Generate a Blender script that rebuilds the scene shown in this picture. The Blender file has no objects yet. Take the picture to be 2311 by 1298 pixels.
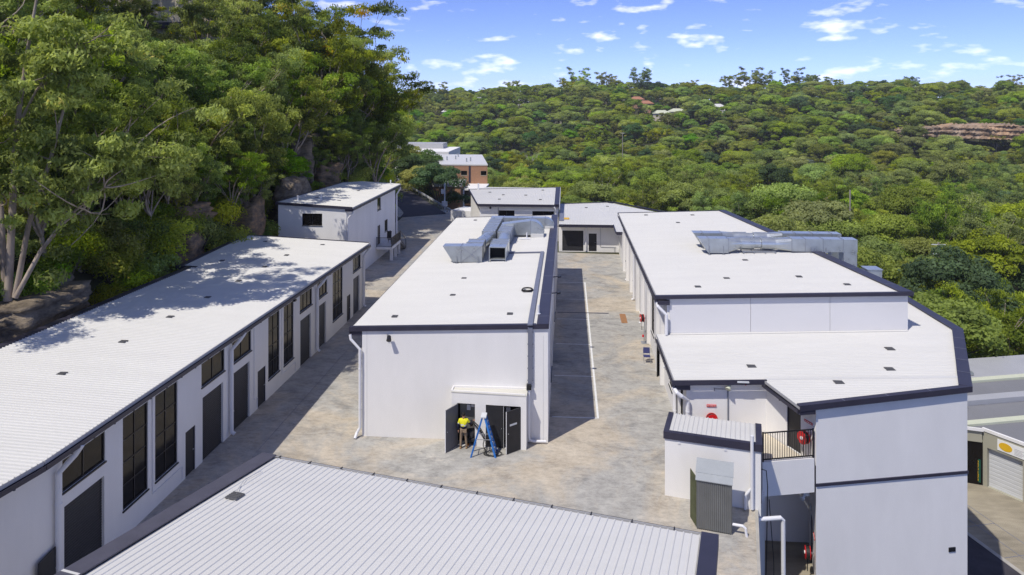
import bpy, bmesh, math, random
import numpy as np
from mathutils import Vector, Matrix, noise
R = math.radians
SC = bpy.context.scene
COL = SC.collection
random.seed(7)

# ------------------------------------------------------------------ camera
cam = bpy.data.cameras.new('camera')
cam_o = bpy.data.objects.new('camera', cam); COL.objects.link(cam_o)
cam_o.location = (0, 0, 17)
cam_o.rotation_euler = (R(90), 0, R(4.41))
cam.sensor_fit = 'HORIZONTAL'; cam.sensor_width = 36; cam.lens = 25.236
cam.shift_y = -0.1813
cam.clip_start = 0.3; cam.clip_end = 9000
SC.camera = cam_o

# ------------------------------------------------------------------ world, sun, exposure
SUN_AZ, SUN_EL = 38.5, 57.0        # light travels towards this bearing (from +Y to +X)
world = bpy.data.worlds.new('World'); SC.world = world
world.use_nodes = True
nt = world.node_tree; nt.nodes.clear()
def wn(t, **k):
    n = nt.nodes.new(t)
    for a, b in k.items(): setattr(n, a, b)
    return n
wo = wn('ShaderNodeOutputWorld'); bg = wn('ShaderNodeBackground')
sky = wn('ShaderNodeTexSky'); sky.sky_type = 'NISHITA'; sky.sun_disc = False
sky.sun_elevation = R(SUN_EL); sky.sun_rotation = R(180 + SUN_AZ)
sky.altitude = 60; sky.air_density = 0.42; sky.dust_density = 0.0; sky.ozone_density = 10.0
hs = wn('ShaderNodeMix', data_type='RGBA', blend_type='MULTIPLY'); hs.inputs[0].default_value = 1.0; hs.inputs[7].default_value = (1.04, .79, .83, 1)
nt.links.new(sky.outputs[0], hs.inputs[6])
tc = wn('ShaderNodeTexCoord')
mp = wn('ShaderNodeMapping'); mp.inputs['Scale'].default_value = (19.0, 19.0, 58.0); mp.inputs['Location'].default_value = (2.3, 7.1, 1.2)
nt.links.new(tc.outputs['Generated'], mp.inputs['Vector'])
n1 = wn('ShaderNodeTexNoise'); n1.inputs['Scale'].default_value = 1.0; n1.inputs['Detail'].default_value = 3.6; n1.inputs['Roughness'].default_value = 0.52
nt.links.new(mp.outputs[0], n1.inputs['Vector'])
n2 = wn('ShaderNodeTexNoise'); n2.inputs['Scale'].default_value = 0.24; n2.inputs['Detail'].default_value = 2
nt.links.new(mp.outputs[0], n2.inputs['Vector'])
md = wn('ShaderNodeMath', operation='MULTIPLY_ADD'); md.inputs[1].default_value = 0.55; md.inputs[2].default_value = -0.27
nt.links.new(n2.outputs[0], md.inputs[0])
ad = wn('ShaderNodeMath', operation='ADD')
nt.links.new(n1.outputs[0], ad.inputs[0]); nt.links.new(md.outputs[0], ad.inputs[1])
cr = wn('ShaderNodeValToRGB')
cr.color_ramp.elements[0].position = 0.578; cr.color_ramp.elements[0].color = (0, 0, 0, 1)
cr.color_ramp.elements[1].position = 0.83; cr.color_ramp.elements[1].color = (.74, .74, .74, 1)
nt.links.new(ad.outputs[0], cr.inputs[0])
mx = wn('ShaderNodeMix', data_type='RGBA'); mx.inputs[7].default_value = (8.2, 7.9, 8.4, 1)
nt.links.new(cr.outputs[0], mx.inputs[0]); nt.links.new(hs.outputs[2], mx.inputs[6])
nt.links.new(mx.outputs[2], bg.inputs['Color']); bg.inputs['Strength'].default_value = 0.15
nt.links.new(bg.outputs[0], wo.inputs['Surface'])

sun = bpy.data.lights.new('sun', 'SUN'); sun.energy = 2.3; sun.angle = R(0.5); sun.color = (1, .945, .85)
sun_o = bpy.data.objects.new('sun', sun); COL.objects.link(sun_o)
sd = Vector((math.sin(R(SUN_AZ))*math.cos(R(SUN_EL)), math.cos(R(SUN_AZ))*math.cos(R(SUN_EL)), -math.sin(R(SUN_EL))))
sun_o.rotation_euler = sd.to_track_quat('-Z', 'Y').to_euler(); sun_o.location = (-60, -70, 140)

SC.view_settings.view_transform = 'Standard'; SC.view_settings.look = 'None'
SC.view_settings.exposure = 0.80; SC.view_settings.gamma = 1; SC.view_settings.use_curve_mapping = False
SC.render.engine = 'CYCLES'
SC.cycles.max_bounces = 6; SC.cycles.diffuse_bounces = 4; SC.cycles.glossy_bounces = 3
SC.cycles.transmission_bounces = 3; SC.cycles.transparent_max_bounces = 8; SC.cycles.caustics_reflective = False
SC.cycles.caustics_refractive = False; SC.cycles.use_denoising = True
SC.cycles.denoising_prefilter = 'NONE'
try: SC.cycles.denoiser = 'OPENIMAGEDENOISE'
except Exception: pass

# ------------------------------------------------------------------ materials
def new_mat(name):
    m = bpy.data.materials.new(name); m.use_nodes = True
    t = m.node_tree; b = t.nodes['Principled BSDF']
    return m, t, b
def node(t, k, **a):
    n = t.nodes.new(k)
    for x, y in a.items(): setattr(n, x, y)
    return n
def mat(name, col, rough=.6, metal=0., spec=.35, var=.08, scale=1.5, bump=0., bscale=30., coord='pos', stretch=(1, 1, 1), tint=None, rvar=0.):
    m, t, b = new_mat(name)
    b.inputs['Roughness'].default_value = rough; b.inputs['Metallic'].default_value = metal
    b.inputs['Specular IOR Level'].default_value = spec
    if coord == 'pos': src = node(t, 'ShaderNodeNewGeometry').outputs['Position']
    else: src = node(t, 'ShaderNodeTexCoord').outputs['Object']
    mpn = node(t, 'ShaderNodeMapping'); mpn.inputs['Scale'].default_value = stretch
    t.links.new(src, mpn.inputs['Vector'])
    nz = node(t, 'ShaderNodeTexNoise'); nz.inputs['Scale'].default_value = scale; nz.inputs['Detail'].default_value = 6; nz.inputs['Roughness'].default_value = .62
    t.links.new(mpn.outputs[0], nz.inputs['Vector'])
    rp = node(t, 'ShaderNodeValToRGB')
    rp.color_ramp.elements[0].position = .3; rp.color_ramp.elements[1].position = .7
    c2 = tint or tuple(c*(1+var) for c in col)
    rp.color_ramp.elements[0].color = (*[c*(1-var) for c in col], 1); rp.color_ramp.elements[1].color = (*[min(1, c) for c in c2], 1)
    t.links.new(nz.outputs[0], rp.inputs[0]); t.links.new(rp.outputs[0], b.inputs['Base Color'])
    if rvar:
        mr = node(t, 'ShaderNodeMapRange'); mr.inputs[3].default_value = rough-rvar; mr.inputs[4].default_value = rough+rvar
        t.links.new(nz.outputs[0], mr.inputs[0]); t.links.new(mr.outputs[0], b.inputs['Roughness'])
    if bump:
        nb = node(t, 'ShaderNodeTexNoise'); nb.inputs['Scale'].default_value = bscale; nb.inputs['Detail'].default_value = 4
        t.links.new(mpn.outputs[0], nb.inputs['Vector'])
        bp = node(t, 'ShaderNodeBump'); bp.inputs['Strength'].default_value = bump; bp.inputs['Distance'].default_value = .02
        t.links.new(nb.outputs[0], bp.inputs['Height']); t.links.new(bp.outputs[0], b.inputs['Normal'])
    return m

M = {}
M['wall'] = mat('white_render', (.785, .77, .75), .85, var=.045, scale=.5, bump=.12, bscale=25, stretch=(1.3, 1.3, .45))
M['wall_panel'] = mat('white_panel', (.68, .67, .675), .6, var=.02, scale=.4)
M['roof'] = mat('white_roof_sheet', (.64, .63, .60), .42, var=.03, scale=.5, stretch=(.4, 2, 1), rvar=.08)
M['roof_grey'] = mat('weathered_roof_sheet', (.38, .385, .40), .5, var=.05, scale=.4)
M['trim'] = mat('dark_blue_grey_trim', (.036, .034, .054), .42, var=.12, scale=2)
M['trim_grey'] = mat('slate_grey_flashing', (.17, .18, .23), .4, var=.1, scale=2)
M['fascia'] = mat('grey_fascia', (.42, .42, .43), .5, var=.06)
M['vent'] = mat('dark_grey_vent', (.11, .11, .115), .5, var=.15, scale=6)
M['trim_mid'] = mat('mid_grey_capping', (.085, .083, .108), .45, var=.12, scale=2)
M['black'] = mat('black_paint', (.018, .018, .022), .35, var=.1)
M['door'] = mat('charcoal_door', (.022, .022, .026), .45, var=.15, scale=3)
M['door_in'] = mat('grey_door_inside', (.13, .13, .14), .5, var=.06, scale=2)
M['roller'] = mat('black_roller_shutter', (.020, .020, .025), .38, var=.15, scale=2)
M['glass'] = mat('dark_window_glass', (.007, .006, .006), .10, spec=.2, var=.3, scale=.8)
M['pvc'] = mat('white_pvc', (.74, .74, .76), .4, var=.03)
M['galv'] = mat('galvanised_steel', (.56, .59, .60), .30, metal=.75, var=.12, scale=1.6, rvar=.1, bump=.05, bscale=3)
M['steel'] = mat('bare_steel', (.45, .47, .5), .35, metal=.7)
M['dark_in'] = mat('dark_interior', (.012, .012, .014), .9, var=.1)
M['red'] = mat('red_enamel', (.62, .012, .016), .3, var=.06)
M['hose'] = mat('black_rubber_hose', (.02, .02, .02), .6)
M['blue'] = mat('blue_fibreglass', (.03, .17, .52), .45, var=.1)
M['yellow'] = mat('hi_vis_yellow', (.80, .76, .02), .7, var=.05)
M['navy'] = mat('navy_cloth', (.012, .014, .045), .85)
M['khaki'] = mat('khaki_cloth', (.26, .19, .13), .9, var=.12, scale=8)
M['cloth_black'] = mat('black_cloth', (.02, .02, .022), .9)
M['skin'] = mat('skin', (.50, .27, .19), .6)
M['hair'] = mat('black_cap', (.015, .014, .014), .8)
M['boot'] = mat('tan_boot', (.30, .18, .09), .8)
M['orange'] = mat('orange_boot', (.62, .22, .03), .7)
M['tape'] = mat('reflective_tape', (.62, .64, .66), .35)
M['ochre'] = mat('yellow_panel', (.70, .42, .05), .6)
M['paint'] = mat('white_line_paint', (.74, .74, .72), .7, var=.12, scale=6)
M['asphalt'] = mat('asphalt', (.050, .047, .058), .9, var=.25, scale=1.2, bump=.2, bscale=60)
M['pave'] = mat('old_concrete', (.30, .265, .20), .9, var=.30, scale=.6, stretch=(.5, 1.6, 1), bump=.2)
M['kerb'] = mat('kerb_concrete', (.40, .38, .34), .9, var=.15)
M['rust'] = mat('rusty_plate', (.33, .17, .08), .9, var=.2, scale=6)
M['brick'] = mat('orange_brick', (.36, .20, .12), .9, var=.12, scale=3)
M['salmon'] = mat('salmon_brick', (.45, .27, .18), .9)
M['tile'] = mat('terracotta_tile', (.38, .18, .11), .85, var=.15)
M['cream'] = mat('cream_render', (.62, .55, .44), .9, var=.04, scale=.4)
M['taupe'] = mat('taupe_render', (.36, .345, .27), .85, var=.04)
M['greyroof'] = mat('grey_membrane', (.20, .203, .215), .8, var=.06, scale=.4)
M['switch_roof'] = mat('pale_cream_sheet', (.62, .60, .53), .6, var=.04)
M['cream_cap'] = mat('cream_capping', (.56, .58, .44), .6, var=.04)
M['shutter'] = mat('silver_shutter', (.55, .56, .57), .4, var=.05, stretch=(1, 1, 4))
M['sign_white'] = mat('white_sign', (.78, .78, .76), .5, var=.02)
M['sign_yellow'] = mat('yellow_sign', (.72, .43, .02), .5)
M['sign_green'] = mat('green_sign', (.01, .08, .05), .5)
M['timber'] = mat('grey_timber', (.30, .27, .23), .9, var=.15, scale=4, stretch=(3, 3, .4))
M['ply'] = mat('green_timber', (.09, .10, .05), .9, var=.25, scale=3)
M['woodedge'] = mat('pale_timber', (.42, .31, .19), .9)
M['vinyl'] = mat('blue_seat_vinyl', (.05, .055, .16), .5)
M['cabinet'] = mat('grey_corrugated_steel', (.19, .195, .195), .45, metal=.3, var=.10, scale=1.5)
M['cabinet_top'] = mat('pale_grey_sheet', (.36, .38, .39), .5, var=.06)
M['soil'] = mat('forest_floor', (.060, .050, .030), .95, var=.35, scale=.25, tint=(.05, .062, .022))
M['pale_red'] = mat('roof_red', (.25, .09, .07), .85)

def rock_mat(name, a, b_, c_):
    m, t, b = new_mat(name); b.inputs['Roughness'].default_value = .95; b.inputs['Specular IOR Level'].default_value = .1
    g = node(t, 'ShaderNodeNewGeometry')
    mpn = node(t, 'ShaderNodeMapping'); mpn.inputs['Scale'].default_value = (1, 1, 2.6); t.links.new(g.outputs['Position'], mpn.inputs[0])
    nz = node(t, 'ShaderNodeTexNoise'); nz.inputs['Scale'].default_value = .9; nz.inputs['Detail'].default_value = 9; nz.inputs['Roughness'].default_value = .7
    t.links.new(mpn.outputs[0], nz.inputs['Vector'])
    rp = node(t, 'ShaderNodeValToRGB'); e = rp.color_ramp.elements
    e[0].position = .3; e[0].color = (*a, 1); e[1].position = .72; e[1].color = (*c_, 1)
    x = e.new(.5); x.color = (*b_, 1)
    t.links.new(nz.outputs[0], rp.inputs[0]); t.links.new(rp.outputs[0], b.inputs['Base Color'])
    n3 = node(t, 'ShaderNodeTexNoise'); n3.inputs['Scale'].default_value = 4; n3.inputs['Detail'].default_value = 8; t.links.new(mpn.outputs[0], n3.inputs['Vector'])
    bp = node(t, 'ShaderNodeBump'); bp.inputs['Strength'].default_value = .8; bp.inputs['Distance'].default_value = .12
    t.links.new(n3.outputs[0], bp.inputs['Height']); t.links.new(bp.outputs[0], b.inputs['Normal'])
    return m
M['rock'] = rock_mat('sandstone', (.055, .045, .038), (.19, .155, .115), (.33, .27, .20))
def cliff_mat():
    m, t, b = new_mat('streaked_cliff'); b.inputs['Roughness'].default_value = .95
    g = node(t, 'ShaderNodeNewGeometry'); cols = []
    for st, sc_, a, c in (((1, 1, .10), .22, (.24, .19, .145), (.58, .48, .38)), ((1, 1, .5), .045, (.50, .51, .52), (1.05, .84, .64))):
        mpn = node(t, 'ShaderNodeMapping'); mpn.inputs['Scale'].default_value = st; t.links.new(g.outputs['Position'], mpn.inputs[0])
        nz = node(t, 'ShaderNodeTexNoise'); nz.inputs['Scale'].default_value = sc_; nz.inputs['Detail'].default_value = 8; nz.inputs['Roughness'].default_value = .75; t.links.new(mpn.outputs[0], nz.inputs['Vector'])
        rp = node(t, 'ShaderNodeValToRGB'); e = rp.color_ramp.elements; e[0].position = .38; e[1].position = .62; e[0].color = (*a, 1); e[1].color = (*c, 1); t.links.new(nz.outputs[0], rp.inputs[0]); cols.append(rp.outputs[0])
    x = node(t, 'ShaderNodeMix', data_type='RGBA', blend_type='MULTIPLY'); x.inputs[0].default_value = 1; t.links.new(cols[0], x.inputs[6]); t.links.new(cols[1], x.inputs[7]); t.links.new(x.outputs[2], b.inputs['Base Color'])
    return m
M['cliff'] = cliff_mat()
M['rock_orange'] = rock_mat('orange_sandstone', (.07, .055, .045), (.21, .155, .105), (.44, .26, .12))

def concrete_mat():
    m, t, b = new_mat('yard_concrete'); b.inputs['Roughness'].default_value = .82; b.inputs['Specular IOR Level'].default_value = .25
    g = node(t, 'ShaderNodeNewGeometry')
    def nz(scale, detail, st=(1, 1, 1), rough=.6, dist=0.):
        mpn = node(t, 'ShaderNodeMapping'); mpn.inputs['Scale'].default_value = st; t.links.new(g.outputs['Position'], mpn.inputs[0])
        n = node(t, 'ShaderNodeTexNoise'); n.inputs['Scale'].default_value = scale; n.inputs['Detail'].default_value = detail
        n.inputs['Roughness'].default_value = rough; n.inputs['Distortion'].default_value = dist
        t.links.new(mpn.outputs[0], n.inputs['Vector']); return n.outputs[0]
    def ramp(x, p0, c0, p1, c1):
        r = node(t, 'ShaderNodeValToRGB'); e = r.color_ramp.elements
        e[0].position = p0; e[0].color = (*c0, 1); e[1].position = p1; e[1].color = (*c1, 1)
        t.links.new(x, r.inputs[0]); return r.outputs[0]
    def mix(f, a, b2, mode='MIX', k=None):
        x = node(t, 'ShaderNodeMix', data_type='RGBA', blend_type=mode)
        if k is not None: x.inputs[0].default_value = k
        else: t.links.new(f, x.inputs[0])
        t.links.new(a, x.inputs[6]); t.links.new(b2, x.inputs[7]); return x.outputs[2]
    warm = ramp(nz(.7, 9, rough=.7), .3, (.43, .37, .29), .7, (.58, .515, .42))
    cool = ramp(nz(1.1, 9, rough=.7), .3, (.315, .305, .285), .7, (.49, .475, .44))
    f1 = ramp(nz(.15, 7, (1, 1, 1), .68, 1.0), .42, (0, 0, 0), .55, (1, 1, 1))
    c = mix(f1, warm, cool)
    dark = ramp(nz(.5, 10, (.8, 1.3, 1), .78, .6), .34, (.58, .59, .61), .50, (1, 1, 1))
    c = mix(None, c, dark, 'MULTIPLY', .85)
    fine = ramp(nz(3.2, 12, (.7, 1.4, 1), .85), .36, (.66, .66, .66), .56, (1.08, 1.08, 1.07))
    c = mix(None, c, fine, 'MULTIPLY', .8)
    scuff = ramp(nz(1.3, 12, (.6, 1.5, 1), .85, 1.5), .255, (.45, .45, .46), .33, (1, 1, 1))
    c = mix(None, c, scuff, 'MULTIPLY', .8)
    pale = ramp(nz(.42, 9, (1, .8, 1), .72, .5), .60, (0, 0, 0), .72, (.6, .6, .6))
    pc = node(t, 'ShaderNodeRGB'); pc.outputs[0].default_value = (.66, .60, .51, 1)
    c = mix(pale, c, pc.outputs[0])
    orange = ramp(nz(.36, 8, (1, 1, 1), .7, .4), .67, (0, 0, 0), .78, (.4, .4, .4))
    oc = node(t, 'ShaderNodeRGB'); oc.outputs[0].default_value = (.46, .33, .21, 1)
    c = mix(orange, c, oc.outputs[0])
    t.links.new(c, b.inputs['Base Color'])
    bp = node(t, 'ShaderNodeBump'); bp.inputs['Strength'].default_value = .15; bp.inputs['Distance'].default_value = .01
    t.links.new(nz(14, 6), bp.inputs['Height']); t.links.new(bp.outputs[0], b.inputs['Normal'])
    return m
M['concrete'] = concrete_mat()

def leaf_mat(name, dark, light, young=None, trans=.45, yp=.93):
    """base colour varies leaf by leaf (face attribute), clump by clump and plant by plant"""
    m, t, b = new_mat(name)
    at = node(t, 'ShaderNodeAttribute', attribute_name='tint')
    rp = node(t, 'ShaderNodeValToRGB'); e = rp.color_ramp.elements
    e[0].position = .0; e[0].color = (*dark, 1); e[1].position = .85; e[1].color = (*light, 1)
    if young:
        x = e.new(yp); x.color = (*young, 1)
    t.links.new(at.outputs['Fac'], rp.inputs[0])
    oi = node(t, 'ShaderNodeObjectInfo')
    hsv = node(t, 'ShaderNodeHueSaturation')
    mr = node(t, 'ShaderNodeMapRange'); mr.inputs[3].default_value = .477; mr.inputs[4].default_value = .520
    t.links.new(oi.outputs['Random'], mr.inputs[0]); t.links.new(mr.outputs[0], hsv.inputs['Hue'])
    m1 = node(t, 'ShaderNodeMath', operation='MULTIPLY'); m1.inputs[1].default_value = 7.13
    m2 = node(t, 'ShaderNodeMath', operation='FRACT'); t.links.new(oi.outputs['Random'], m1.inputs[0]); t.links.new(m1.outputs[0], m2.inputs[0])
    mv = node(t, 'ShaderNodeMapRange'); mv.inputs[3].default_value = .72; mv.inputs[4].default_value = 1.30
    t.links.new(m2.outputs[0], mv.inputs[0]); t.links.new(mv.outputs[0], hsv.inputs['Value'])
    m3 = node(t, 'ShaderNodeMath', operation='MULTIPLY'); m3.inputs[1].default_value = 3.71
    m4 = node(t, 'ShaderNodeMath', operation='FRACT'); t.links.new(m1.outputs[0], m3.inputs[0]); t.links.new(m3.outputs[0], m4.inputs[0])
    ms = node(t, 'ShaderNodeMapRange'); ms.inputs[3].default_value = .78; ms.inputs[4].default_value = 1.12
    t.links.new(m4.outputs[0], ms.inputs[0]); t.links.new(ms.outputs[0], hsv.inputs['Saturation'])
    t.links.new(rp.outputs[0], hsv.inputs['Color'])
    t.links.new(hsv.outputs[0], b.inputs['Base Color']); b.inputs['Roughness'].default_value = .62; b.inputs['Specular IOR Level'].default_value = .22
    tr = node(t, 'ShaderNodeBsdfTranslucent')
    tg = node(t, 'ShaderNodeMix', data_type='RGBA', blend_type='MULTIPLY'); tg.inputs[0].default_value = 1; tg.inputs[7].default_value = (1.5, 1.45, .9, 1)
    t.links.new(hsv.outputs[0], tg.inputs[6]); t.links.new(tg.outputs[2], tr.inputs['Color'])
    ms = node(t, 'ShaderNodeMixShader'); ms.inputs[0].default_value = trans
    t.links.new(b.outputs[0], ms.inputs[1]); t.links.new(tr.outputs[0], ms.inputs[2])
    t.links.new(ms.outputs[0], t.nodes['Material Output'].inputs['Surface'])
    return m
M['leaf_gum'] = leaf_mat('gum_leaves', (.066, .098, .014), (.49, .56, .06), (.80, .58, .05), yp=.91)
M['leaf_bright'] = leaf_mat('bright_leaves', (.08, .16, .016), (.28, .46, .04))
M['leaf_valley'] = leaf_mat('valley_leaves', (.092, .140, .026), (.39, .49, .075))
M['leaf_olive'] = leaf_mat('olive_leaves', (.10, .125, .032), (.36, .40, .09))
M['leaf_deep'] = leaf_mat('deep_green_leaves', (.035, .070, .024), (.14, .24, .07))
M['leaf_silver'] = leaf_mat('silver_leaves', (.12, .16, .12), (.26, .31, .25))
M['bark'] = mat('pale_gum_bark', (.30, .235, .18), .9, var=.35, scale=1.6, coord='obj', stretch=(1, 1, .35), tint=(.46, .38, .31))
M['bark_dark'] = mat('dark_bark', (.13, .105, .08), .95, var=.3, scale=2, coord='obj')
M['bark_white'] = mat('bleached_dead_wood', (.50, .46, .38), .9, var=.1)

# ------------------------------------------------------------------ mesh helpers
def vadd(a, b, k=1.): return (a[0]+b[0]*k, a[1]+b[1]*k, a[2]+b[2]*k)
class MB:
    def __init__(s): s.v = []; s.f = []
    def add(s, vs, fs):
        o = len(s.v); s.v += [tuple(map(float, v)) for v in vs]; s.f += [[i+o for i in f] for f in fs]; return s
    def quad(s, a, b, c, d): return s.add([a, b, c, d], [[0, 1, 2, 3]])
    def obox(s, o, a, b, c):
        """box from corner o along edge vectors a, b, c"""
        o, a, b, c = map(Vector, (o, a, b, c))
        p = [o, o+a, o+a+b, o+b, o+c, o+a+c, o+a+b+c, o+b+c]
        return s.add([tuple(x) for x in p], [[3, 2, 1, 0], [4, 5, 6, 7], [0, 1, 5, 4], [1, 2, 6, 5], [2, 3, 7, 6], [3, 0, 4, 7]])
    def box(s, x0, x1, y0, y1, z0, z1): return s.obox((x0, y0, z0), (x1-x0, 0, 0), (0, y1-y0, 0), (0, 0, z1-z0))
    def prism(s, poly, z0, z1):
        """poly: list of 2D points; z0, z1 numbers or functions of (x, y)"""
        f0 = z0 if callable(z0) else (lambda x, y: z0); f1 = z1 if callable(z1) else (lambda x, y: z1)
        n = len(poly)
        vs = [(x, y, f0(x, y)) for x, y in poly]+[(x, y, f1(x, y)) for x, y in poly]
        return s.add(vs, [list(range(n))[::-1], [n+i for i in range(n)]]+[[i, (i+1) % n, n+(i+1) % n, n+i] for i in range(n)])
    def tube(s, pts, r, n=8, caps=True):
        P = [Vector(p) for p in pts]; k = len(P)
        rs = r if isinstance(r, (list, tuple)) else [r]*k
        vs = []; up = Vector((0, 0, 1)); prev = None
        for i, p in enumerate(P):
            t = (P[min(i+1, k-1)]-P[max(i-1, 0)]).normalized()
            if prev is None:
                u = up if abs(t.dot(up)) < .9 else Vector((1, 0, 0))
                x = t.cross(u).normalized()
            else: x = (prev-t*prev.dot(t)).normalized()
            prev = x; y = t.cross(x)
            for j in range(n):
                a = 2*math.pi*j/n; vs.append(tuple(p+(x*math.cos(a)+y*math.sin(a))*rs[i]))
        fs = [[i*n+j, i*n+(j+1) % n, (i+1)*n+(j+1) % n, (i+1)*n+j] for i in range(k-1) for j in range(n)]
        if caps: fs += [list(range(n))[::-1], [(k-1)*n+j for j in range(n)]]
        return s.add(vs, fs)
    def bar(s, p, q, w, h=None, up=(0, 0, 1)):
        """rectangular bar from p to q centred on the line"""
        h = h or w; p, q = Vector(p), Vector(q); t = (q-p)
        x = t.normalized().cross(Vector(up))
        if x.length < 1e-4: x = t.normalized().cross(Vector((1, 0, 0)))
        x.normalize(); y = x.cross(t.normalized())
        return s.obox(p-x*w/2-y*h/2, t, x*w, y*h)
    def disc(s, c, ax, r0, r1, depth, n=24):
        """ring / drum about axis ax through c"""
        c, ax = Vector(c), Vector(ax).normalized()
        u = ax.orthogonal().normalized(); w = ax.cross(u); vs = []
        for h in (-depth/2, depth/2):
            for r in (r0, r1):
                for j in range(n):
                    a = 2*math.pi*j/n; vs.append(tuple(c+ax*h+(u*math.cos(a)+w*math.sin(a))*r))
        fs = []
        for j in range(n):
            k = (j+1) % n
            fs += [[n+j, n+k, 3*n+k, 3*n+j], [j, k, n+k, n+j], [2*n+j, 2*n+k, 3*n+k, 3*n+j]]
            if r0 > 1e-4: fs.append([j, k, 2*n+k, 2*n+j])
        return s.add(vs, fs)
    def build(s, name, m, parent=None, local=False, smooth=False, label=None, cat=None, group=None, kind=None, bevel=0):
        me = bpy.data.meshes.new(name)
        if parent is not None and not local:
            off = Vector((0, 0, 0)); p = parent
            while p is not None: off += p.location; p = p.parent
            loc = Vector((0, 0, 0))
        elif parent is None and not local:
            a = np.array(s.v); off = Vector(((a[:, 0].min()+a[:, 0].max())/2, (a[:, 1].min()+a[:, 1].max())/2, a[:, 2].min())); loc = off.copy()
        else: off = Vector((0, 0, 0)); loc = off.copy()
        me.from_pydata([(x-off.x, y-off.y, z-off.z) for x, y, z in s.v], [], s.f)
        bm = bmesh.new(); bm.from_mesh(me); bmesh.ops.recalc_face_normals(bm, faces=bm.faces); bm.to_mesh(me); bm.free()
        if smooth: me.shade_smooth()
        o = bpy.data.objects.new(name, me); COL.objects.link(o); o.location = loc
        me.materials.append(M[m] if isinstance(m, str) else m)
        if parent is not None: o.parent = parent
        if bevel:
            bv = o.modifiers.new('bevel', 'BEVEL'); bv.width = bevel; bv.segments = 2; bv.limit_method = 'ANGLE'
        tag(o, label, cat, group, kind)
        return o
def tag(o, label=None, cat=None, group=None, kind=None):
    if label: o['label'] = label
    if cat: o['category'] = cat
    if group: o['group'] = group
    if kind: o['kind'] = kind
    return o
def thing(name, label, cat, loc=(0, 0, 0), group=None, rz=0):
    o = bpy.data.objects.new(name, None); COL.objects.link(o); o.location = loc; o.rotation_euler = (0, 0, rz)
    o.empty_display_size = .3
    return tag(o, label, cat, group)
def copy_tree(o, parent=None):
    c = o.copy(); COL.objects.link(c); c.parent = parent
    for ch in o.children: copy_tree(ch, c)
    return c
def sm(a, b, x):
    t = max(0., min(1., (x-a)/(b-a))); return t*t*(3-2*t)

# a wall skin along p0 -> p1 with openings; depth = reveal, inward = unit 2D vector into the building
def wall_skin(mb, p0, p1, z0, ztop, openings=(), inward=(0, 1), depth=.14, shear=None):
    p0, p1 = Vector(p0), Vector(p1); L = (p1-p0).length; a = (p1-p0)/L; n = Vector(inward)
    zt = ztop if callable(ztop) else (lambda s_: ztop)
    sh = shear or (lambda x, y: 0.)
    def pt(s_, z, d=0.):
        q = p0+a*s_+n*d; return (q.x, q.y, z+sh(q.x, q.y))
    ss = sorted(set([0, L]+[x for o in openings for x in o[:2]]))
    zs = sorted(set([z0]+[x for o in openings for x in o[2:4]]))
    for i in range(len(ss)-1):
        sa, sb = ss[i], ss[i+1]
        for j in range(len(zs)-1):
            za, zb = zs[j], zs[j+1]; sc_, zc = (sa+sb)/2, (za+zb)/2
            if any(o[0] < sc_ < o[1] and o[2] < zc < o[3] for o in openings): continue
            mb.quad(pt(sa, za), pt(sb, za), pt(sb, zb), pt(sa, zb))
        mb.quad(pt(sa, zs[-1]), pt(sb, zs[-1]), pt(sb, zt(sb)), pt(sa, zt(sa)))
    for s0, s1, za, zb in [o[:4] for o in openings]:
        for (u, v), (u2, v2) in (((s0, za), (s1, za)), ((s1, za), (s1, zb)), ((s1, zb), (s0, zb)), ((s0, zb), (s0, za))):
            mb.quad(pt(u, v), pt(u2, v2), pt(u2, v2, depth), pt(u, v, depth))
    return pt
# fittings set into an opening of that wall
def fit_window(parent, pt, s0, s1, z0, z1, cols, rows, d=.07, fr='black', sill=True, name='window'):
    f = MB(); w = .055
    def bar(sa, sb, za, zb, da, db):
        o = Vector(pt(sa, za, da)); f.obox(o, Vector(pt(sb, za, da))-o, Vector(pt(sa, za, db))-o, Vector(pt(sa, zb, da))-o)
    bar(s0, s1, z0, z0+w, d-.03, d+.04); bar(s0, s1, z1-w, z1, d-.03, d+.04)
    bar(s0, s0+w, z0+w, z1-w, d-.03, d+.04); bar(s1-w, s1, z0+w, z1-w, d-.03, d+.04)
    cs = [s0+w+(s1-s0-2*w)*i/cols for i in range(cols+1)]; rs = [z0+w+(z1-z0-2*w)*i/rows for i in range(rows+1)]
    for c in cs[1:-1]: bar(c-.025, c+.025, z0+w, z1-w, d-.022, d+.035)
    for r in rs[1:-1]: bar(s0+w, s1-w, r-.02, r+.02, d-.018, d+.032)
    if sill: bar(s0-.03, s1+.03, z0-.055, z0-.002, -.05, d+.02)
    fo = f.build(name, fr, parent)
    for i in range(cols):
        for j in range(rows):
            g = MB(); e = .004
            o = Vector(pt(cs[i]+e, rs[j]+e, d+.006)); g.obox(o, Vector(pt(cs[i+1]-e, rs[j]+e, d+.006))-o, Vector(pt(cs[i]+e, rs[j]+e, d+.014))-o, Vector(pt(cs[i]+e, rs[j+1]-e, d+.006))-o)
            g.build('pane', 'glass', fo)
    return fo
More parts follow.
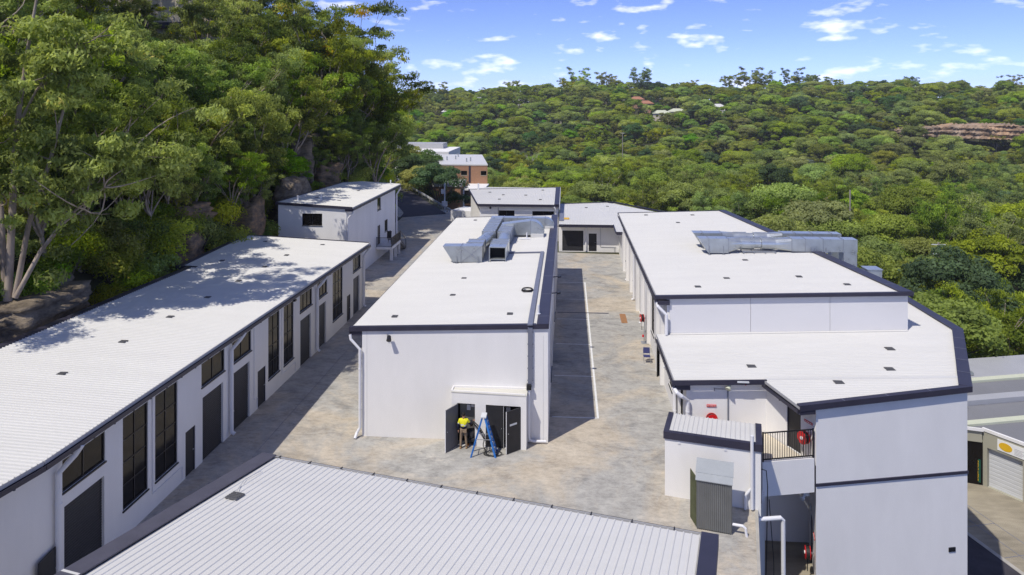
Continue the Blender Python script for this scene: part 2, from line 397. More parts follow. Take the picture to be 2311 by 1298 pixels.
def fit_roller(parent, pt, s0, s1, z0, z1, d=.10, m='roller', pitch=.095):
    f = MB(); n = max(4, int((z1-z0)/pitch)); h = (z1-z0)/n
    prof = []
    for i in range(n): prof += [(z0+i*h, .012), (z0+i*h+h*.18, 0.), (z0+i*h+h*.82, 0.)]
    prof.append((z1, .012))
    for (za, da), (zb, db) in zip(prof, prof[1:]):
        f.quad(pt(s0, za, d+da), pt(s1, za, d+da), pt(s1, zb, d+db), pt(s0, zb, d+db))
    o = Vector(pt(s0, z0, d-.02)); f.obox(o, Vector(pt(s1, z0, d-.02))-o, Vector(pt(s0, z0, d+.03))-o, Vector(pt(s0, z0+.09, d-.02))-o)
    return f.build('roller_door', m, parent)
def fit_door(parent, pt, s0, s1, z0, z1, d=.06, m='door', hs=1):
    f = MB(); e = .03
    o = Vector(pt(s0+e, z0+.01, d)); f.obox(o, Vector(pt(s1-e, z0+.01, d))-o, Vector(pt(s0+e, z0+.01, d+.045))-o, Vector(pt(s0+e, z1-e, d))-o)
    do = f.build('door', m, parent)
    fr = MB()
    for sa, sb, za, zb in ((s0, s0+e, z0, z1), (s1-e, s1, z0, z1), (s0+e, s1-e, z1-e, z1)):
        o = Vector(pt(sa, za, d-.03)); fr.obox(o, Vector(pt(sb, za, d-.03))-o, Vector(pt(sa, za, d+.06))-o, Vector(pt(sa, zb, d-.03))-o)
    fr.build('frame', 'trim', do)
    h = MB(); s_ = s1-.12 if hs > 0 else s0+.12
    h.tube([pt(s_, z0+1.02, d), pt(s_, z0+1.02, d-.06), pt(s_-.11*hs, z0+1.02, d-.06)], .014, 6)
    h.build('handle', 'steel', do)
    return do
# ribbed sheet: across coordinate t, along range lo(t)..hi(t), pm(along, t, h) -> point
def ribbed(mb, t0, t1, lo, hi, pm, pitch=.2, rib=.032, thick=.0):
    n = max(1, round((t1-t0)/pitch)); p = (t1-t0)/n; ts = []
    for i in range(n):
        b = t0+i*p; ts += [(b, 0), (b+p*.62, 0), (b+p*.70, rib), (b+p*.84, rib), (b+p*.92, 0)]
    ts.append((t1, 0)); o = len(mb.v)
    for t, h in ts: mb.v += [tuple(pm(lo(t), t, h)), tuple(pm(hi(t), t, h))]
    for i in range(len(ts)-1): mb.f.append([o+2*i, o+2*i+1, o+2*i+3, o+2*i+2])
    return mb
def roof_vent(parent, x, y, z, w=.31, ax=(1, 0, 0), ay=(0, 1, 0)):
    f = MB(); ax, ay = Vector(ax), Vector(ay); c = Vector((x, y, z))
    f.obox(c-ax*w/2-ay*w/2-Vector((0, 0, .01)), ax*w, ay*w, (0, 0, .035))
    for k in range(4):
        f.obox(c-ax*w*.45-ay*(w*.42-k*w*.22)+Vector((0, 0, .025)), ax*w*.9, ay*w*.1, (0, 0, .02))
    return f.build('roof_vent', 'vent', parent)
def downpipe(parent, pts, r=.085, name='downpipe'):
    f = MB(); f.tube(pts, r, 10)
    for p, q in zip(pts, pts[1:]):
        L = (Vector(q)-Vector(p)).length
        if L > 2:
            for k in (.25, .75):
                c = Vector(p).lerp(Vector(q), k); d = (Vector(q)-Vector(p)).normalized()
                f.tube([c-d*.03, c+d*.03], r*1.14, 10)
    return f.build(name, 'pvc', parent, smooth=False)
# ------------------------------------------------------------------ terrain
def site_edge(y):
    if y < 33: return 5.6+(y-25.8)*.237
    if y < 37: return 7.3
    return float(np.interp(y, [37, 40, 48, 73, 92, 100], [9, 17, 20, 15, 10, 8]))
def terrain(x, y):
    rr = math.hypot(x, y); az = math.degrees(math.atan2(x, y))
    zv = -21+2.6*noise.noise((x/55, y/55, .3))+1.2*noise.noise((x/21, y/21, 4.3))
    top = float(np.interp(az, [-12, -4, 4, 12, 20, 28, 36, 45], [33, 37, 41, 40, 40, 32, 30, 30]))
    zv += sm(310, 640, rr)*top+sm(430, 438, rr)*6*sm(21, 25, az)
    zv += 3.0*noise.noise((x/90, y/90, 9.1))*sm(380, 520, rr)
    # neighbour's street
    k = sm(20, 24, x)*(1-sm(56, 70, x))*(1-sm(72, 84, y)); zv = zv*(1-k)+(-12.75)*k
    # the yard's bench
    road = sm(-8, -13, x+(y-100)*.42) if y > 100 else 0
    dx = max(0., x-site_edge(y)); dy = max(0., y-99)*(1-road) if y < 165 else y-99
    if y < 37: f = sm(0, 2.6, dx)
    elif y < 66 and x > 12: f = sm(0, 3.2, dx)
    else: f = sm(0, 14, math.hypot(dx, dy))
    z = -.06*(1-f)+zv*f
    # wooded bluff on the left
    e = -26.3 if y < 64 else (-27.6 if y < 84 else (-24.3 if y < 100 else -24.3-(y-100)*.5))
    h = max(0., e-x)
    if h > 0:
        prof = float(np.interp(h, [0, .8, 2.0, 3.2, 7, 14, 24, 40, 60, 120], [0, 2.2, 5.0, 6.6, 9.4, 15.5, 23, 29, 32, 34]))
        prof *= (1-.8*sm(98, 150, y))
        prof += 1.0*noise.noise((x/6, y/6, 2.2))*min(1, h/3)
        z = max(z, z*(1-min(1, h))+prof)
    return z
xs = list(np.arange(-900, -72, 46))+list(np.arange(-72, 32, 1.6))+list(np.arange(32, 200, 6))+list(np.arange(200, 760, 14))+[850, 1100, 1600, 2600]
ys = list(np.arange(-160, -16, 16))+list(np.arange(-16, 172, 2.0))+list(np.arange(172, 760, 11))+[820, 1000, 1400, 2600]
mb = MB()
mb.v = [(x, y, terrain(x, y)) for y in ys for x in xs]
nx = len(xs)
mb.f = [[j*nx+i, j*nx+i+1, (j+1)*nx+i+1, (j+1)*nx+i] for j in range(len(ys)-1) for i in range(nx-1)]
mb.build('ground', 'soil', smooth=True, kind='structure', label='leaf littered forest ground falling away from the yard')

LBS = lambda x, y: .012*(58-y) if y < 58 else 0.
def yard_z(x, y): return LBS(x, y)*.85*sm(-11.5, -17, x)
def yard_xr(y):
    if y < 31.5: return 6.66+(y-25.8)*.237
    return 8.2 if y < 44 else 6.5
mb = MB(); rows = [float(v) for v in np.arange(13, 112.01, 1.5)]; nc = 18
for y in rows:
    xl = -17.4 if y < 84 else float(np.interp(y, [84, 90, 104, 112], [-21.5, -23.5, -26, -29])); xr = yard_xr(y) if y < 82 else -9.5
    if 59.5 < y < 84: xl = -20.6
    for i in range(nc+1):
        x = xl+(xr-xl)*i/nc; mb.v.append((x, y, .012+yard_z(x, y)))
mb.f = [[j*(nc+1)+i, j*(nc+1)+i+1, (j+1)*(nc+1)+i+1, (j+1)*(nc+1)+i] for j in range(len(rows)-1) for i in range(nc)]
mb.build('yard', 'concrete', smooth=True, kind='structure', label='stained concrete yard between the white warehouses')
# yard edge slab
mb = MB(); e = [(6.66+(y-25.8)*.237, y) for y in (13, 31.5)]
mb.obox((e[0][0], e[0][1], -.35), (e[1][0]-e[0][0], e[1][1]-e[0][1], 0), (.12, -.03, 0), (0, 0, .40))
mb.build('kerb', 'kerb', kind='structure')
# asphalt road leaving the yard
mb = MB()
mb.add([(-24.6, 103.6, .03), (-18.2, 107.6, .03), (-38.6, 155.5, .05), (-62, 200, .05), (-70, 196, .05), (-46, 150, .05), (-33, 122, .05), (-27.5, 112, .04)], [[0, 1, 2, 3, 4, 5, 6, 7]])
mb.build('road', 'asphalt', kind='structure', label='dark asphalt ramp road leaving the yard')
mb = MB()
for a, b in zip([(-24.9, 102.5), (-25.2, 107), (-27.2, 112.5), (-31, 120)], [(-25.2, 107), (-27.2, 112.5), (-31, 120), (-40, 138)]):
    mb.bar((a[0], a[1], .12), (b[0], b[1], .12), .9, .28)
mb.build('road_kerb', 'kerb', kind='structure')

# painted parking bays and yard details
def sheet(name, x0, x1, y0, y1, z=.02, m='paint', **k):
    f = MB(); f.obox((x0, y0, z-.004), (x1-x0, 0, 0), (0, y1-y0, 0), (0, 0, .006)); return f.build(name, m, **k)
sheet('parking_line', 1.58, 1.70, 38.75, 67.9, kind='structure')
for y in (38.78, 44.64, 50.5, 56.3, 62.0, 67.75): sheet('parking_line', -.82, 1.575, y-.045, y+.045, kind='structure')
sheet('drain_grate', -.8, 3.3, 57.98, 58.16, .022, 'trim', kind='structure')
sheet('trench_patch', 3.3, 5.5, 57.6, 58.3, .018, 'kerb', kind='structure')
sheet('rust_stain', 4.15, 4.62, 55.6, 58.0, .024, 'rust', kind='structure')
sheet('painted_strip', -8.9, -8.0, 23.9, 24.0, .3, kind='structure') if False else None
for x, y0, y1 in ((-14.9, 28, 60), (-13.2, 60, 100)): sheet('expansion_joint', x, x+.016, y0, y1, .022+yard_z(x, (y0+y1)/2)+(.06 if x < -14 else 0), 'trim_grey', kind='structure')
for x0, x1, y in ((-17, -10.9, 46.0), (-17, -10.9, 61.0), (-17, -10.9, 71)): sheet('expansion_joint', x0, x1, y, y+.03, .02+yard_z((x0+x1)/2, y), 'fascia', kind='structure')

# ------------------------------------------------------------------ left warehouse (long row of units)
LB = thing('warehouse', 'long white warehouse row with black roller doors and tall grid windows under the wooded bluff', 'warehouse', (-21, 40, 0))
XW = -16.9
ops = []   # (y0, y1, z0, z1, kind, cols, rows) measured at the far end; the row climbs gently towards the near end
for y0, y1, k, c, r in ((22.86, 25.1, 's', 2, 1), (26.15, 27.8, 't', 2, 4), (28.3, 30.0, 't', 2, 4), (32.05, 34.3, 's', 2, 1), (35.1, 37.3, 's', 2, 1),
                        (39.5, 41.1, 't', 2, 4), (41.72, 43.28, 't', 2, 4), (44.32, 46.5, 's', 3, 1), (47.5, 49.5, 's', 3, 1), (50.7, 53.0, 't', 3, 4), (55.6, 57.75, 's', 2, 1)):
    ops.append((y0, y1, 3.44 if k == 's' else 1.0, 4.54, 'w', c, r))
for y0, y1 in ((22.95, 25.05), (32.15, 34.15), (35.2, 37.1), (44.4, 46.3), (47.6, 49.25), (55.7, 57.4)): ops.append((y0, y1, -.1, 2.93, 'r', 0, 0))
for y0, y1 in ((30.65, 31.5), (38.1, 39.15), (54.05, 54.95)): ops.append((y0, y1, -.08, 1.98, 'd', 0, 0))
YB = 21.4
mb = MB()
pt = wall_skin(mb, (XW, YB), (XW, 58.35), -.3, 5.2, [(a-YB, b-YB, max(c, -.29), d) for a, b, c, d, *_ in ops], (-1, 0), .16, LBS)
bx = Vector((-.113, -.9936)); q = Vector((XW, YB))+bx*9.5      # angled near end
nops = [(1.75, 4.2, 1.0, 4.54)]
pt2 = wall_skin(mb, (XW, YB), tuple(q), -.3, 5.2, nops, (-.9936, .113), .16, LBS)
back = [(-25.1, 12), (-25.25, 46.6), (-26.0, 46.75), (-26.75, 58.35)]
wall_skin(mb, (-26.75, 58.35), (XW, 58.35), -.3, lambda s: 5.62-.4*s/9.85, (), (0, -1), .1, LBS)
for a, b in zip(back, back[1:]): wall_skin(mb, a, b, -.3, 5.6, (), (1, 0), .1, LBS)
mb.build('wall', 'wall', LB)
for a, b, c, d, k, n, r in ops:
    if k == 'w': fit_window(LB, pt, a-YB, b-YB, c, d, n, r)
    elif k == 'r': fit_roller(LB, pt, a-YB, b-YB, max(c, -.1), d)
    else: fit_door(LB, pt, a-YB, b-YB, c, d)
fit_window(LB, pt2, 1.75, 4.2, 1.0, 4.54, 2, 4)
# the half-open side door by the first downpipe
f = MB(); f.obox((XW+.05, 22.5, .15), (.10, -.95, 0), (.045, .005, 0), (0, 0, 2.2)); dd = f.build('door', 'door', LB, label='charcoal side door standing ajar')
f = MB(); f.tube([(XW+.19, 21.75, 1.3), (XW+.27, 21.75, 1.3), (XW+.27, 21.88, 1.3)], .014, 6); f.build('handle', 'steel', dd)
def lb_z(x, y): return 5.211-.048*x-.012*y
def lb_lo(y): return -25.28 if y < 46.68 else -26.0-(y-46.75)*.072
def lb_hi(y): return -16.35 if y > 21.3 else -16.35-(21.3-y)*.113
mb = MB()
for a, b in ((12.0, 21.3), (21.3, 46.6), (46.6, 58.5)):
    ribbed(mb, a, b, (lambda t: lb_lo(min(max(t, a+1e-3), b-1e-3))), lb_hi, lambda al, t, h: (al, t, lb_z(al, t)+h))
mb.build('roof_sheet', 'roof', LB)
def eave(parent, pts, z, w=.14, out=(1, 0), m='trim', fas='fascia', dz=0.):
    """fascia and gutter along an eave; pts 2D, z(x,y) sheet height"""
    o = Vector((out[0], out[1], 0)); g = MB(); fb = MB()
    for a, b in zip(pts, pts[1:]):
        A, B = Vector((a[0], a[1], z(*a))), Vector((b[0], b[1], z(*b)))
        fb.obox(A+o*.035-Vector((0, 0, .115)), B-A, o*.02, (0, 0, .13))
        C = A-Vector((0, 0, .29)); g.obox(C-o*.02, B-A, o*w, (0, 0, .02))
        g.obox(C+o*(w-.03), B-A, o*.02, (0, 0, .16)); g.obox(C-o*.04, B-A, o*.02, (0, 0, .165))
        n = int((B-A).length/1.1)
        for k in range(1, n): g.obox(C.lerp(C+B-A, k/n)-o*.10-Vector((0, 0, .03)), (B-A).normalized()*.05, o*(w+.10), (0, 0, .03))
    fb.build('fascia', fas, parent); g.build('gutter', m, parent)
eave(LB, [(-16.38, 21.3), (-16.38, 58.45)], lb_z)
eave(LB, [(lb_hi(12)-.02, 12), (-16.38, 21.27)], lb_z)
mb = MB()   # dark barge capping along the back edge and far end
for a, b in zip([(-25.1, 12), (-25.28, 46.6)], [(-25.28, 46.6), (-25.28, 46.6)]):
    if a != b: mb.obox((a[0]-.28, a[1], lb_z(*a)-.14), (b[0]-a[0], b[1]-a[1], lb_z(*b)-lb_z(*a)), (.40, 0, 0), (0, 0, .20))
mb.obox((-26.25, 46.7, lb_z(-26, 46.7)-.14), (-.85, 11.7, lb_z(-26.8, 58.4)-lb_z(-26, 46.7)), (.36, 0, 0), (0, 0, .20))
mb.obox((-26.3, 46.45, lb_z(-26, 46.5)-.15), (1.4, 0, -.06), (0, .24, 0), (0, 0, .215))
mb.obox((-26.9, 58.42, lb_z(-26.9, 58.4)-.14), (10.5, 0, -.504), (0, .14, 0), (0, 0, .19))
mb.build('barge_capping', 'trim', LB)
for x, y in ((-20.6, 27.84), (-20.62, 31.93), (-20.65, 35.94), (-20.65, 39.86), (-20.68, 43.84), (-20.75, 47.9), (-20.8, 51.9), (-19.65, 56.4), (-24.25, 48.9), (-24.3, 56.2)):
    roof_vent(LB, x, y, lb_z(x, y)+.02)
for y, near in ((22.5, 1), (34.75, 0), (47.15, 0), (58.2, 0)):
    s = LBS(0, y); top = 5.05+s
    downpipe(LB, [(-16.28, y+.45, top), (-16.45, y+.35, top-.3), (XW+.14, y, top-.75), (XW+.14, y, .22+s), (XW+.3, y, .1+s)], .10)
for ya, yb in ((28.08, 30.35), (37.6, 38.0), (41.4, 43.5)):
    s = LBS(0, ya); f = MB()
    f.tube([(XW+.03, ya, 4.55+s), (XW+.03, ya, .65+s), (XW+.03, yb, .62+s), (XW+.03, yb, .05+s)], .02, 6); f.build('conduit', 'pvc', LB)
f = MB(); f.obox((-16.42, 41.9, 5.02), (.16, 0, 0), (0, .24, 0), (0, 0, .1)); f.bar((-16.5, 42, 5.1), (-16.25, 42, 5.05), .05)
f.build('floodlight', 'black', label='small black floodlight under the eave gutter of the long warehouse row', cat='floodlight')

# ------------------------------------------------------------------ middle warehouse
CB = thing('warehouse', 'freestanding white warehouse in the middle of the yard with silver ducts on its roof', 'warehouse', (-5.7, 53, 0))
def cb_z(x, y=0): return 5.5+.037*(x+11)
CX0, CX1, CY0, CY1 = -10.4, -.96, 35.8, 70.3
mb = MB()
ops = [(6, 8, 3.2, 4.5), (14, 16, 3.2, 4.5), (22, 24, 3.2, 4.5), (5.5, 8, 0, 2.9), (13.5, 16, 0, 2.9), (21.5, 24, 0, 2.9)]
wall_skin(mb, (CX0, CY0), (CX1, CY0), -.3, lambda s: 5.38+.037*s, (), (0, 1))
ptR = wall_skin(mb, (CX1, CY0), (CX1, CY1), -.3, 5.78, [(3, 4, .02, 2.06), (5.6, 8, .9, 4.2), (11, 13.4, .02, 3.0), (17, 19.4, .9, 4.2), (24, 26.4, .02, 3.0)], (-1, 0))
wall_skin(mb, (CX1, CY1), (CX0, CY1), -.3, lambda s: 5.78-.037*s, (), (0, -1))
ptL = wall_skin(mb, (CX0, CY1), (CX0, CY0), -.3, 5.38, ops, (1, 0))
mb.build('wall', 'wall', CB)
fit_door(CB, ptR, 3, 4, .02, 2.06); fit_window(CB, ptR, 5.6, 8, .9, 4.2, 2, 4); fit_roller(CB, ptR, 11, 13.4, .02, 3.0); fit_window(CB, ptR, 17, 19.4, .9, 4.2, 2, 4); fit_roller(CB, ptR, 24, 26.4, .02, 3.)
for o in ops:
    (fit_window(CB, ptL, *o, 2, 1) if o[2] > 1 else fit_roller(CB, ptL, *o))
mb = MB(); ribbed(mb, CY0-.05, CY1+.1, lambda t: -10.95, lambda t: -1.5, lambda al, t, h: (al, t, cb_z(al)+h))
mb.build('roof_sheet', 'roof', CB)
eave(CB, [(-10.93, CY0-.05), (-10.93, CY1+.1)], cb_z, out=(-1, 0), fas='trim')
mb = MB()
mb.obox((-1.52, CY0-.08, cb_z(-1.5)+.045), (0, CY1-CY0+.25, 0), (.60, 0, .02), (0, 0, .05)); mb.obox((-.955, CY0-.08, cb_z(-1)-.16), (0, CY1-CY0+.25, 0), (.035, 0, 0), (0, 0, .22))
mb.obox((-11.05, CY0-.10, cb_z(-11)-.16), (10.1, 0, .374), (0, .07, 0), (0, 0, .225))
mb.obox((-11.05, CY0-.03, cb_z(-11)+.035), (9.5, 0, .352), (0, .16, 0), (0, 0, .03))
mb.obox((-11.05, CY1+.10, cb_z(-11)-.16), (10.1, 0, .374), (0, .07, 0), (0, 0, .225))
mb.box(-11.0, -10.42, CY0-.02, CY0+.35, 5.12, 5.34)
mb.build('barge_capping', 'trim', CB)
for k in range(8): f = MB(); f.obox((-1.53, 37+k*4.3, cb_z(-1.5)+.096), (.60, 0, .02), (0, .03, 0), (0, 0, .006)); f.build('capping_joint', 'trim_grey', CB)
for x, y in ((-6.61, 45.66), (-6.69, 41.65), (-9.15, 37.59), (-3.02, 37.77), (-8.83, 68.68)): roof_vent(CB, x, y, cb_z(x)+.02)
downpipe(CB, [(-11.0, 35.72, 5.18), (-10.95, 35.68, 4.95), (-10.48, 35.68, 4.45), (-10.48, 35.68, .5), (-10.62, 35.62, .25), (-10.66, 35.4, .06)], .075)
for x in (-10.16, -.98-.22): f = MB(); f.box(x, x+.012, CY0-.004, CY0+.01, 0, 5.35); f.build('panel_joint', 'fascia', CB)
f = MB(); f.box(-1.96, -1.72, 35.68, 35.785, 2.95, 5.78)
for k in range(5): f.box(-1.985, -1.695, 35.70, 35.79, 3.1+k*.6, 3.14+k*.6)
f.build('cable_tray', 'trim_grey', CB)
f = MB()
f.obox((-1.98, 35.6, cb_z(-1.85)+.05), (0, 17.5, 0), (.26, 0, .01), (0, 0, .06)); f.obox((-4.4, 53.0, cb_z(-4.4)+.05), (2.62, 0, .097), (0, .11, 0), (0, 0, .05)); f.obox((-4.4, 52.72, cb_z(-4.4)+.05), (2.4, 0, .09), (0, .05, 0), (0, 0, .05))
f.build('roof_cable_tray', 'trim_grey', CB)
f = MB(); f.tube([(-1.5, 37.47, cb_z(-1.5)), (-1.5, 37.47, cb_z(-1.5)+.55)], .06, 10); f.tube([(-1.5, 37.47, cb_z(-1.5)+.02), (-1.5, 37.47, cb_z(-1.5)+.1)], .12, 10)
f.tube([(-3.3, 58.4, cb_z(-3.3)), (-3.3, 58.4, cb_z(-3)+.55)], .06, 10); f.tube([(-3.9, 58.35, cb_z(-3.9)+.08), (-3.0, 58.35, cb_z(-3)+.08)], .06, 8)
f.build('vent_pipe', 'pvc', CB)
f = MB()
for k in range(5):
    a = [(-2.35+.36*math.cos(t)*(1-.04*k), 42.35+.42*math.sin(t)*(1-.05*k), cb_z(-2.3)+.06+.02*k) for t in np.linspace(.3*k, 6.2+.3*k, 20)]
    f.tube(a, .014, 5)
f.build('cable_coil', 'hose', label='loose black cable coil lying on the white middle roof', cat='cable')
# small brackets with lamps along the right parapet
for y in (47.2, 43.2, 66.5):
    f = MB(); f.bar((-.93, y, 5.5), (-.55, y, 5.55), .05); f.obox((-.62, y-.1, 5.46), (.22, 0, .05), (0, .2, 0), (0, 0, .09))
    f.build('wall_light', 'black', label='small black wall light bracketed off the shaded parking side wall', cat='light', group='wall lights on the parking side')

# switch room box on the front wall
SB = thing('switch_room', 'low white switch room with open charcoal doors built against the middle warehouse', 'switch room', (-3.9, 35.4, 0))
mb = MB(); SX0, SX1, SY = -5.72, -2.0, 35.1; SH = 2.62
so = [(.28, 1.18, .02, 2.1), (1.72, 3.45, .02, 2.1)]
pts_ = wall_skin(mb, (SX0, SY+.12), (SX1, SY-.12), -.1, SH, so, (.06, .998), .12)
wall_skin(mb, (SX1, SY-.12), (SX1+.03, 35.798), -.1, SH, (), (-1, 0)); wall_skin(mb, (SX0, SY+.12), (SX0, 35.798), -.1, SH, (), (1, 0))
mb.build('wall', 'wall', SB)
f = MB(); f.prism([(SX0-.02, SY+.10), (SX1+.02, SY-.14), (SX1+.05, 35.797), (SX0-.02, 35.797)], SH, SH+.05); f.build('roof_slab', 'switch_roof', SB)
f = MB(); f.obox((SX0+.05, SY+.12, SH+.05), (SX1-SX0-.1, -.24, 0), (0, .06, 0), (0, 0, .05)); f.box(SX0-.02, SX0+.05, SY+.13, 35.79, SH+.05, SH+.11); f.box(SX0+.06, SX1, 35.7, 35.79, SH+.05, SH+.14); f.build('roof_upstand', 'wall', SB)
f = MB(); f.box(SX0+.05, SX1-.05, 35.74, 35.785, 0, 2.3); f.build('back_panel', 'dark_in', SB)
f = MB(); f.box(-5.35, -4.55, 35.62, 35.72, .3, 2.05); f.build('switchboard', 'cabinet', SB)
for x, z, w, h in ((-5.0, 1.62, .18, .26), (-4.78, 1.78, .17, .13), (-3.05, 1.5, .22, .32), (-3.05, 1.1, .22, .3), (-3.0, .4, .25, .2)):
    f = MB(); f.box(x, x+w, 35.55, 35.615, z, z+h); f.build('meter_panel', 'pvc', SB)
def leaf(hx, hy, fx, fy, label, z1=2.07, m='door', plate=None):
    f = MB(); a = Vector((fx-hx, fy-hy, 0)); nrm = Vector((-a.y, a.x, 0)).normalized()
    f.obox((hx, hy, .04), a, nrm*.045, (0, 0, z1-.04)); d = f.build('door', m, SB, label=label)
    h = MB(); c = Vector((hx, hy, 1.0))+a*.9; h.tube([c-nrm*.05, c+nrm*.09], .02, 6); h.build('handle', 'steel', d)
    e = MB(); e.obox(Vector((fx, fy, .04)), a.normalized()*.012, nrm*.045, (0, 0, z1-.04)); e.build('edge_strip', 'pvc', d)
    if plate:
        p = MB(); c = Vector((hx, hy, 1.33))+a*.28+nrm*plate; p.obox(c, a*.5, nrm*.006, (0, 0, .09)); p.build('notice_plate', 'tape', d)
leaf(-5.43, 35.2, -5.9, 34.36, 'open charcoal door leaf seen from its grey inside', m='door_in')
leaf(-2.30, 35.02, -2.94, 34.44, 'open black door leaf with a pale notice plate', plate=.046)
leaf(-3.98, 35.14, -3.12, 35.02, 'black door leaf standing almost closed')
f = MB(); f.tube([(-1.9, 35.62, 2.95), (-1.9, 35.62, .35), (-1.86, 35.62, .2), (-1.7, 35.62, .15), (-1.05, 35.64, .15)], .065, 10); f.build('downpipe', 'pvc', SB)
f = MB(); f.box(-2.02, -1.78, 35.5, 35.76, 2.72, 2.96); f.build('junction_box', 'black', SB)

# floodlight on the front wall
FL = thing('floodlight', 'black floodlight on a bracket high on the white front wall of the middle warehouse', 'floodlight', (-8.98, 35.8, 5.0))
f = MB(); f.box(-9.10, -9.06, 35.70, 35.797, 4.95, 5.25); f.bar((-9.08, 35.74, 5.1), (-8.95, 35.55, 5.12), .04); f.build('bracket', 'steel', FL)
f = MB(); f.tube([(-8.96, 35.62, 5.18), (-8.93, 35.42, 5.03)], [.09, .13], 12); f.build('lamp_head', 'black', FL)

# ------------------------------------------------------------------ near building whose roof fills the foreground
FR = thing('warehouse', 'white ribbed roof of the near building with dark side cappings', 'warehouse', (-4, 15, 0))
E0 = Vector((-9.34, 21.45)); fe = Vector((.9715, -.237)); fr_ = Vector((-.237, -.9715)); FLn, FDp = 13.45, 11.0
def fp(s, t, h=0.): q = E0+fe*s+fr_*t; return (q.x, q.y, 6.1+.088*t+h)
mb = MB(); ribbed(mb, .42, FLn-.38, lambda t: 0., lambda t: FDp, lambda al, t, h: fp(t, al, h), .196, .021); mb.build('roof_sheet', 'roof', FR)
mb = MB(); f1, f2 = Vector((*fe, 0)), Vector((fr_.x, fr_.y, .088))
for s, w in ((-.06, .50), (FLn-.38, .42)):
    mb = MB(); mb.obox(fp(s, -.06, .045), f1*w, f2*(FDp+.1), (0, 0, .035)); mb.obox(fp(s if s < 1 else s+w-.03, -.06, -.2), f1*.03, f2*(FDp+.1), (0, 0, .24)); mb.build('barge_capping', 'trim_mid' if s < 1 else 'trim', FR)
f = MB(); f.obox(fp(-.05, 6.75, .082), f1*.48, f2*.07, (0, 0, .006)); f.build('capping_joint', 'roof', FR)
g = MB(); g.obox(fp(.0, -.14, -.13), f1*FLn, -f2*0+Vector((-fr_.x, -fr_.y, 0))*.02, (0, 0, .12)); g.obox(fp(.0, -.01, -.13), f1*FLn, Vector((-fr_.x, -fr_.y, 0))*.13, (0, 0, .02)); g.build('gutter', 'fascia', FR)
g = MB(); g.obox(fp(.0, -.165, -.02), f1*FLn, Vector((-fr_.x, -fr_.y, 0))*.012, (0, 0, .014)); g.build('gutter_lip', 'black', FR)
for k in range(12): g = MB(); g.obox(fp(.5+k*1.08, -.01, -.02), f1*.025, Vector((-fr_.x, -fr_.y, 0))*.18, (0, 0, .018)); g.build('gutter_strap', 'black', FR)
mb = MB(); cs_ = [fp(.05, .05), fp(FLn-.02, .05), fp(FLn-.02, FDp), fp(.05, FDp)]
for i in range(4):
    a, b = cs_[i], cs_[(i+1) % 4]; za, zb = a[2]-.08, b[2]-.08; L_ = math.hypot(b[0]-a[0], b[1]-a[1])
    wall_skin(mb, a[:2], b[:2], -.2, (lambda s_, za=za, zb=zb, L_=L_: za+(zb-za)*s_/L_), (), (0, 1))
mb.build('wall', 'wall', FR)
roof_vent(FR, *fp(1.02, 2.53, .03), .36, f1, f2)
f = MB(); f.tube([fp(.7, 1.0, .05), fp(.62, 1.6, .05), fp(.8, 2.1, .05), fp(1.0, 2.45, .06)], .008, 5); f.build('roof_wire', 'fascia', FR)
# ------------------------------------------------------------------ ducts on the middle roof
def duct_box(mb, x0, x1, y0, y1, z0, z1): mb.box(x0, x1, y0, y1, z0, z1)
def flange(mb, c, ax, w, h, t=.04, up=.0):
    c = Vector(c)
    if ax == 'y': mb.obox(c-Vector((w/2, t/2, h/2)), (w, 0, 0), (0, t, 0), (0, 0, h))
    else: mb.obox(c-Vector((t/2, w/2, h/2)), (t, 0, 0), (0, w, 0), (0, 0, h))
def elbow_xz(mb, x0, y0, y1, ztop, r_out, r_in, n=10):
    """quarter bend turning a run along +X down to the roof; centre at (x0, ztop-r_out)"""
    vs = []; zc = ztop-r_out
    for k in range(n+1):
        a = math.pi/2*(1-k/n)
        for r in (r_in, r_out):
            for y in (y0, y1): vs.append((x0+r*math.cos(a), y, zc+r*math.sin(a)))
    fs = []
    for k in range(n):
        b = 4*k; c = b+4
        fs += [[b, b+1, c+1, c], [b+2, b+3, c+3, c+2], [b, b+2, c+2, c], [b+1, b+3, c+3, c+1]]
    fs += [[0, 1, 3, 2], [4*n, 4*n+1, 4*n+3, 4*n+2]]
    mb.add(vs, fs)
def round_seg(mb, p, q, r, n=20): mb.tube([p, q], r, n)
def taper(mb, axis, a, b, ca, ha, cb, hb, n=20):
    """loft from a square section (centre ca, half ha) at a to a round section (centre cb, radius hb) at b"""
    vs = []
    for pos, c, h, rnd in ((a, ca, ha, 0), (b, cb, hb, 1)):
        for j in range(n):
            t = 2*math.pi*j/n; x, z = math.cos(t), math.sin(t)
            if not rnd:
                k = 1/max(abs(x), abs(z)); x, z = x*k*h[0], z*k*h[1]
            else: x, z = x*h, z*h
            vs.append((c[0]+x, pos, c[1]+z) if axis == 'y' else (pos, c[0]+x, c[1]+z))
    mb.add(vs, [[j, (j+1) % n, n+(j+1) % n, n+j] for j in range(n)])

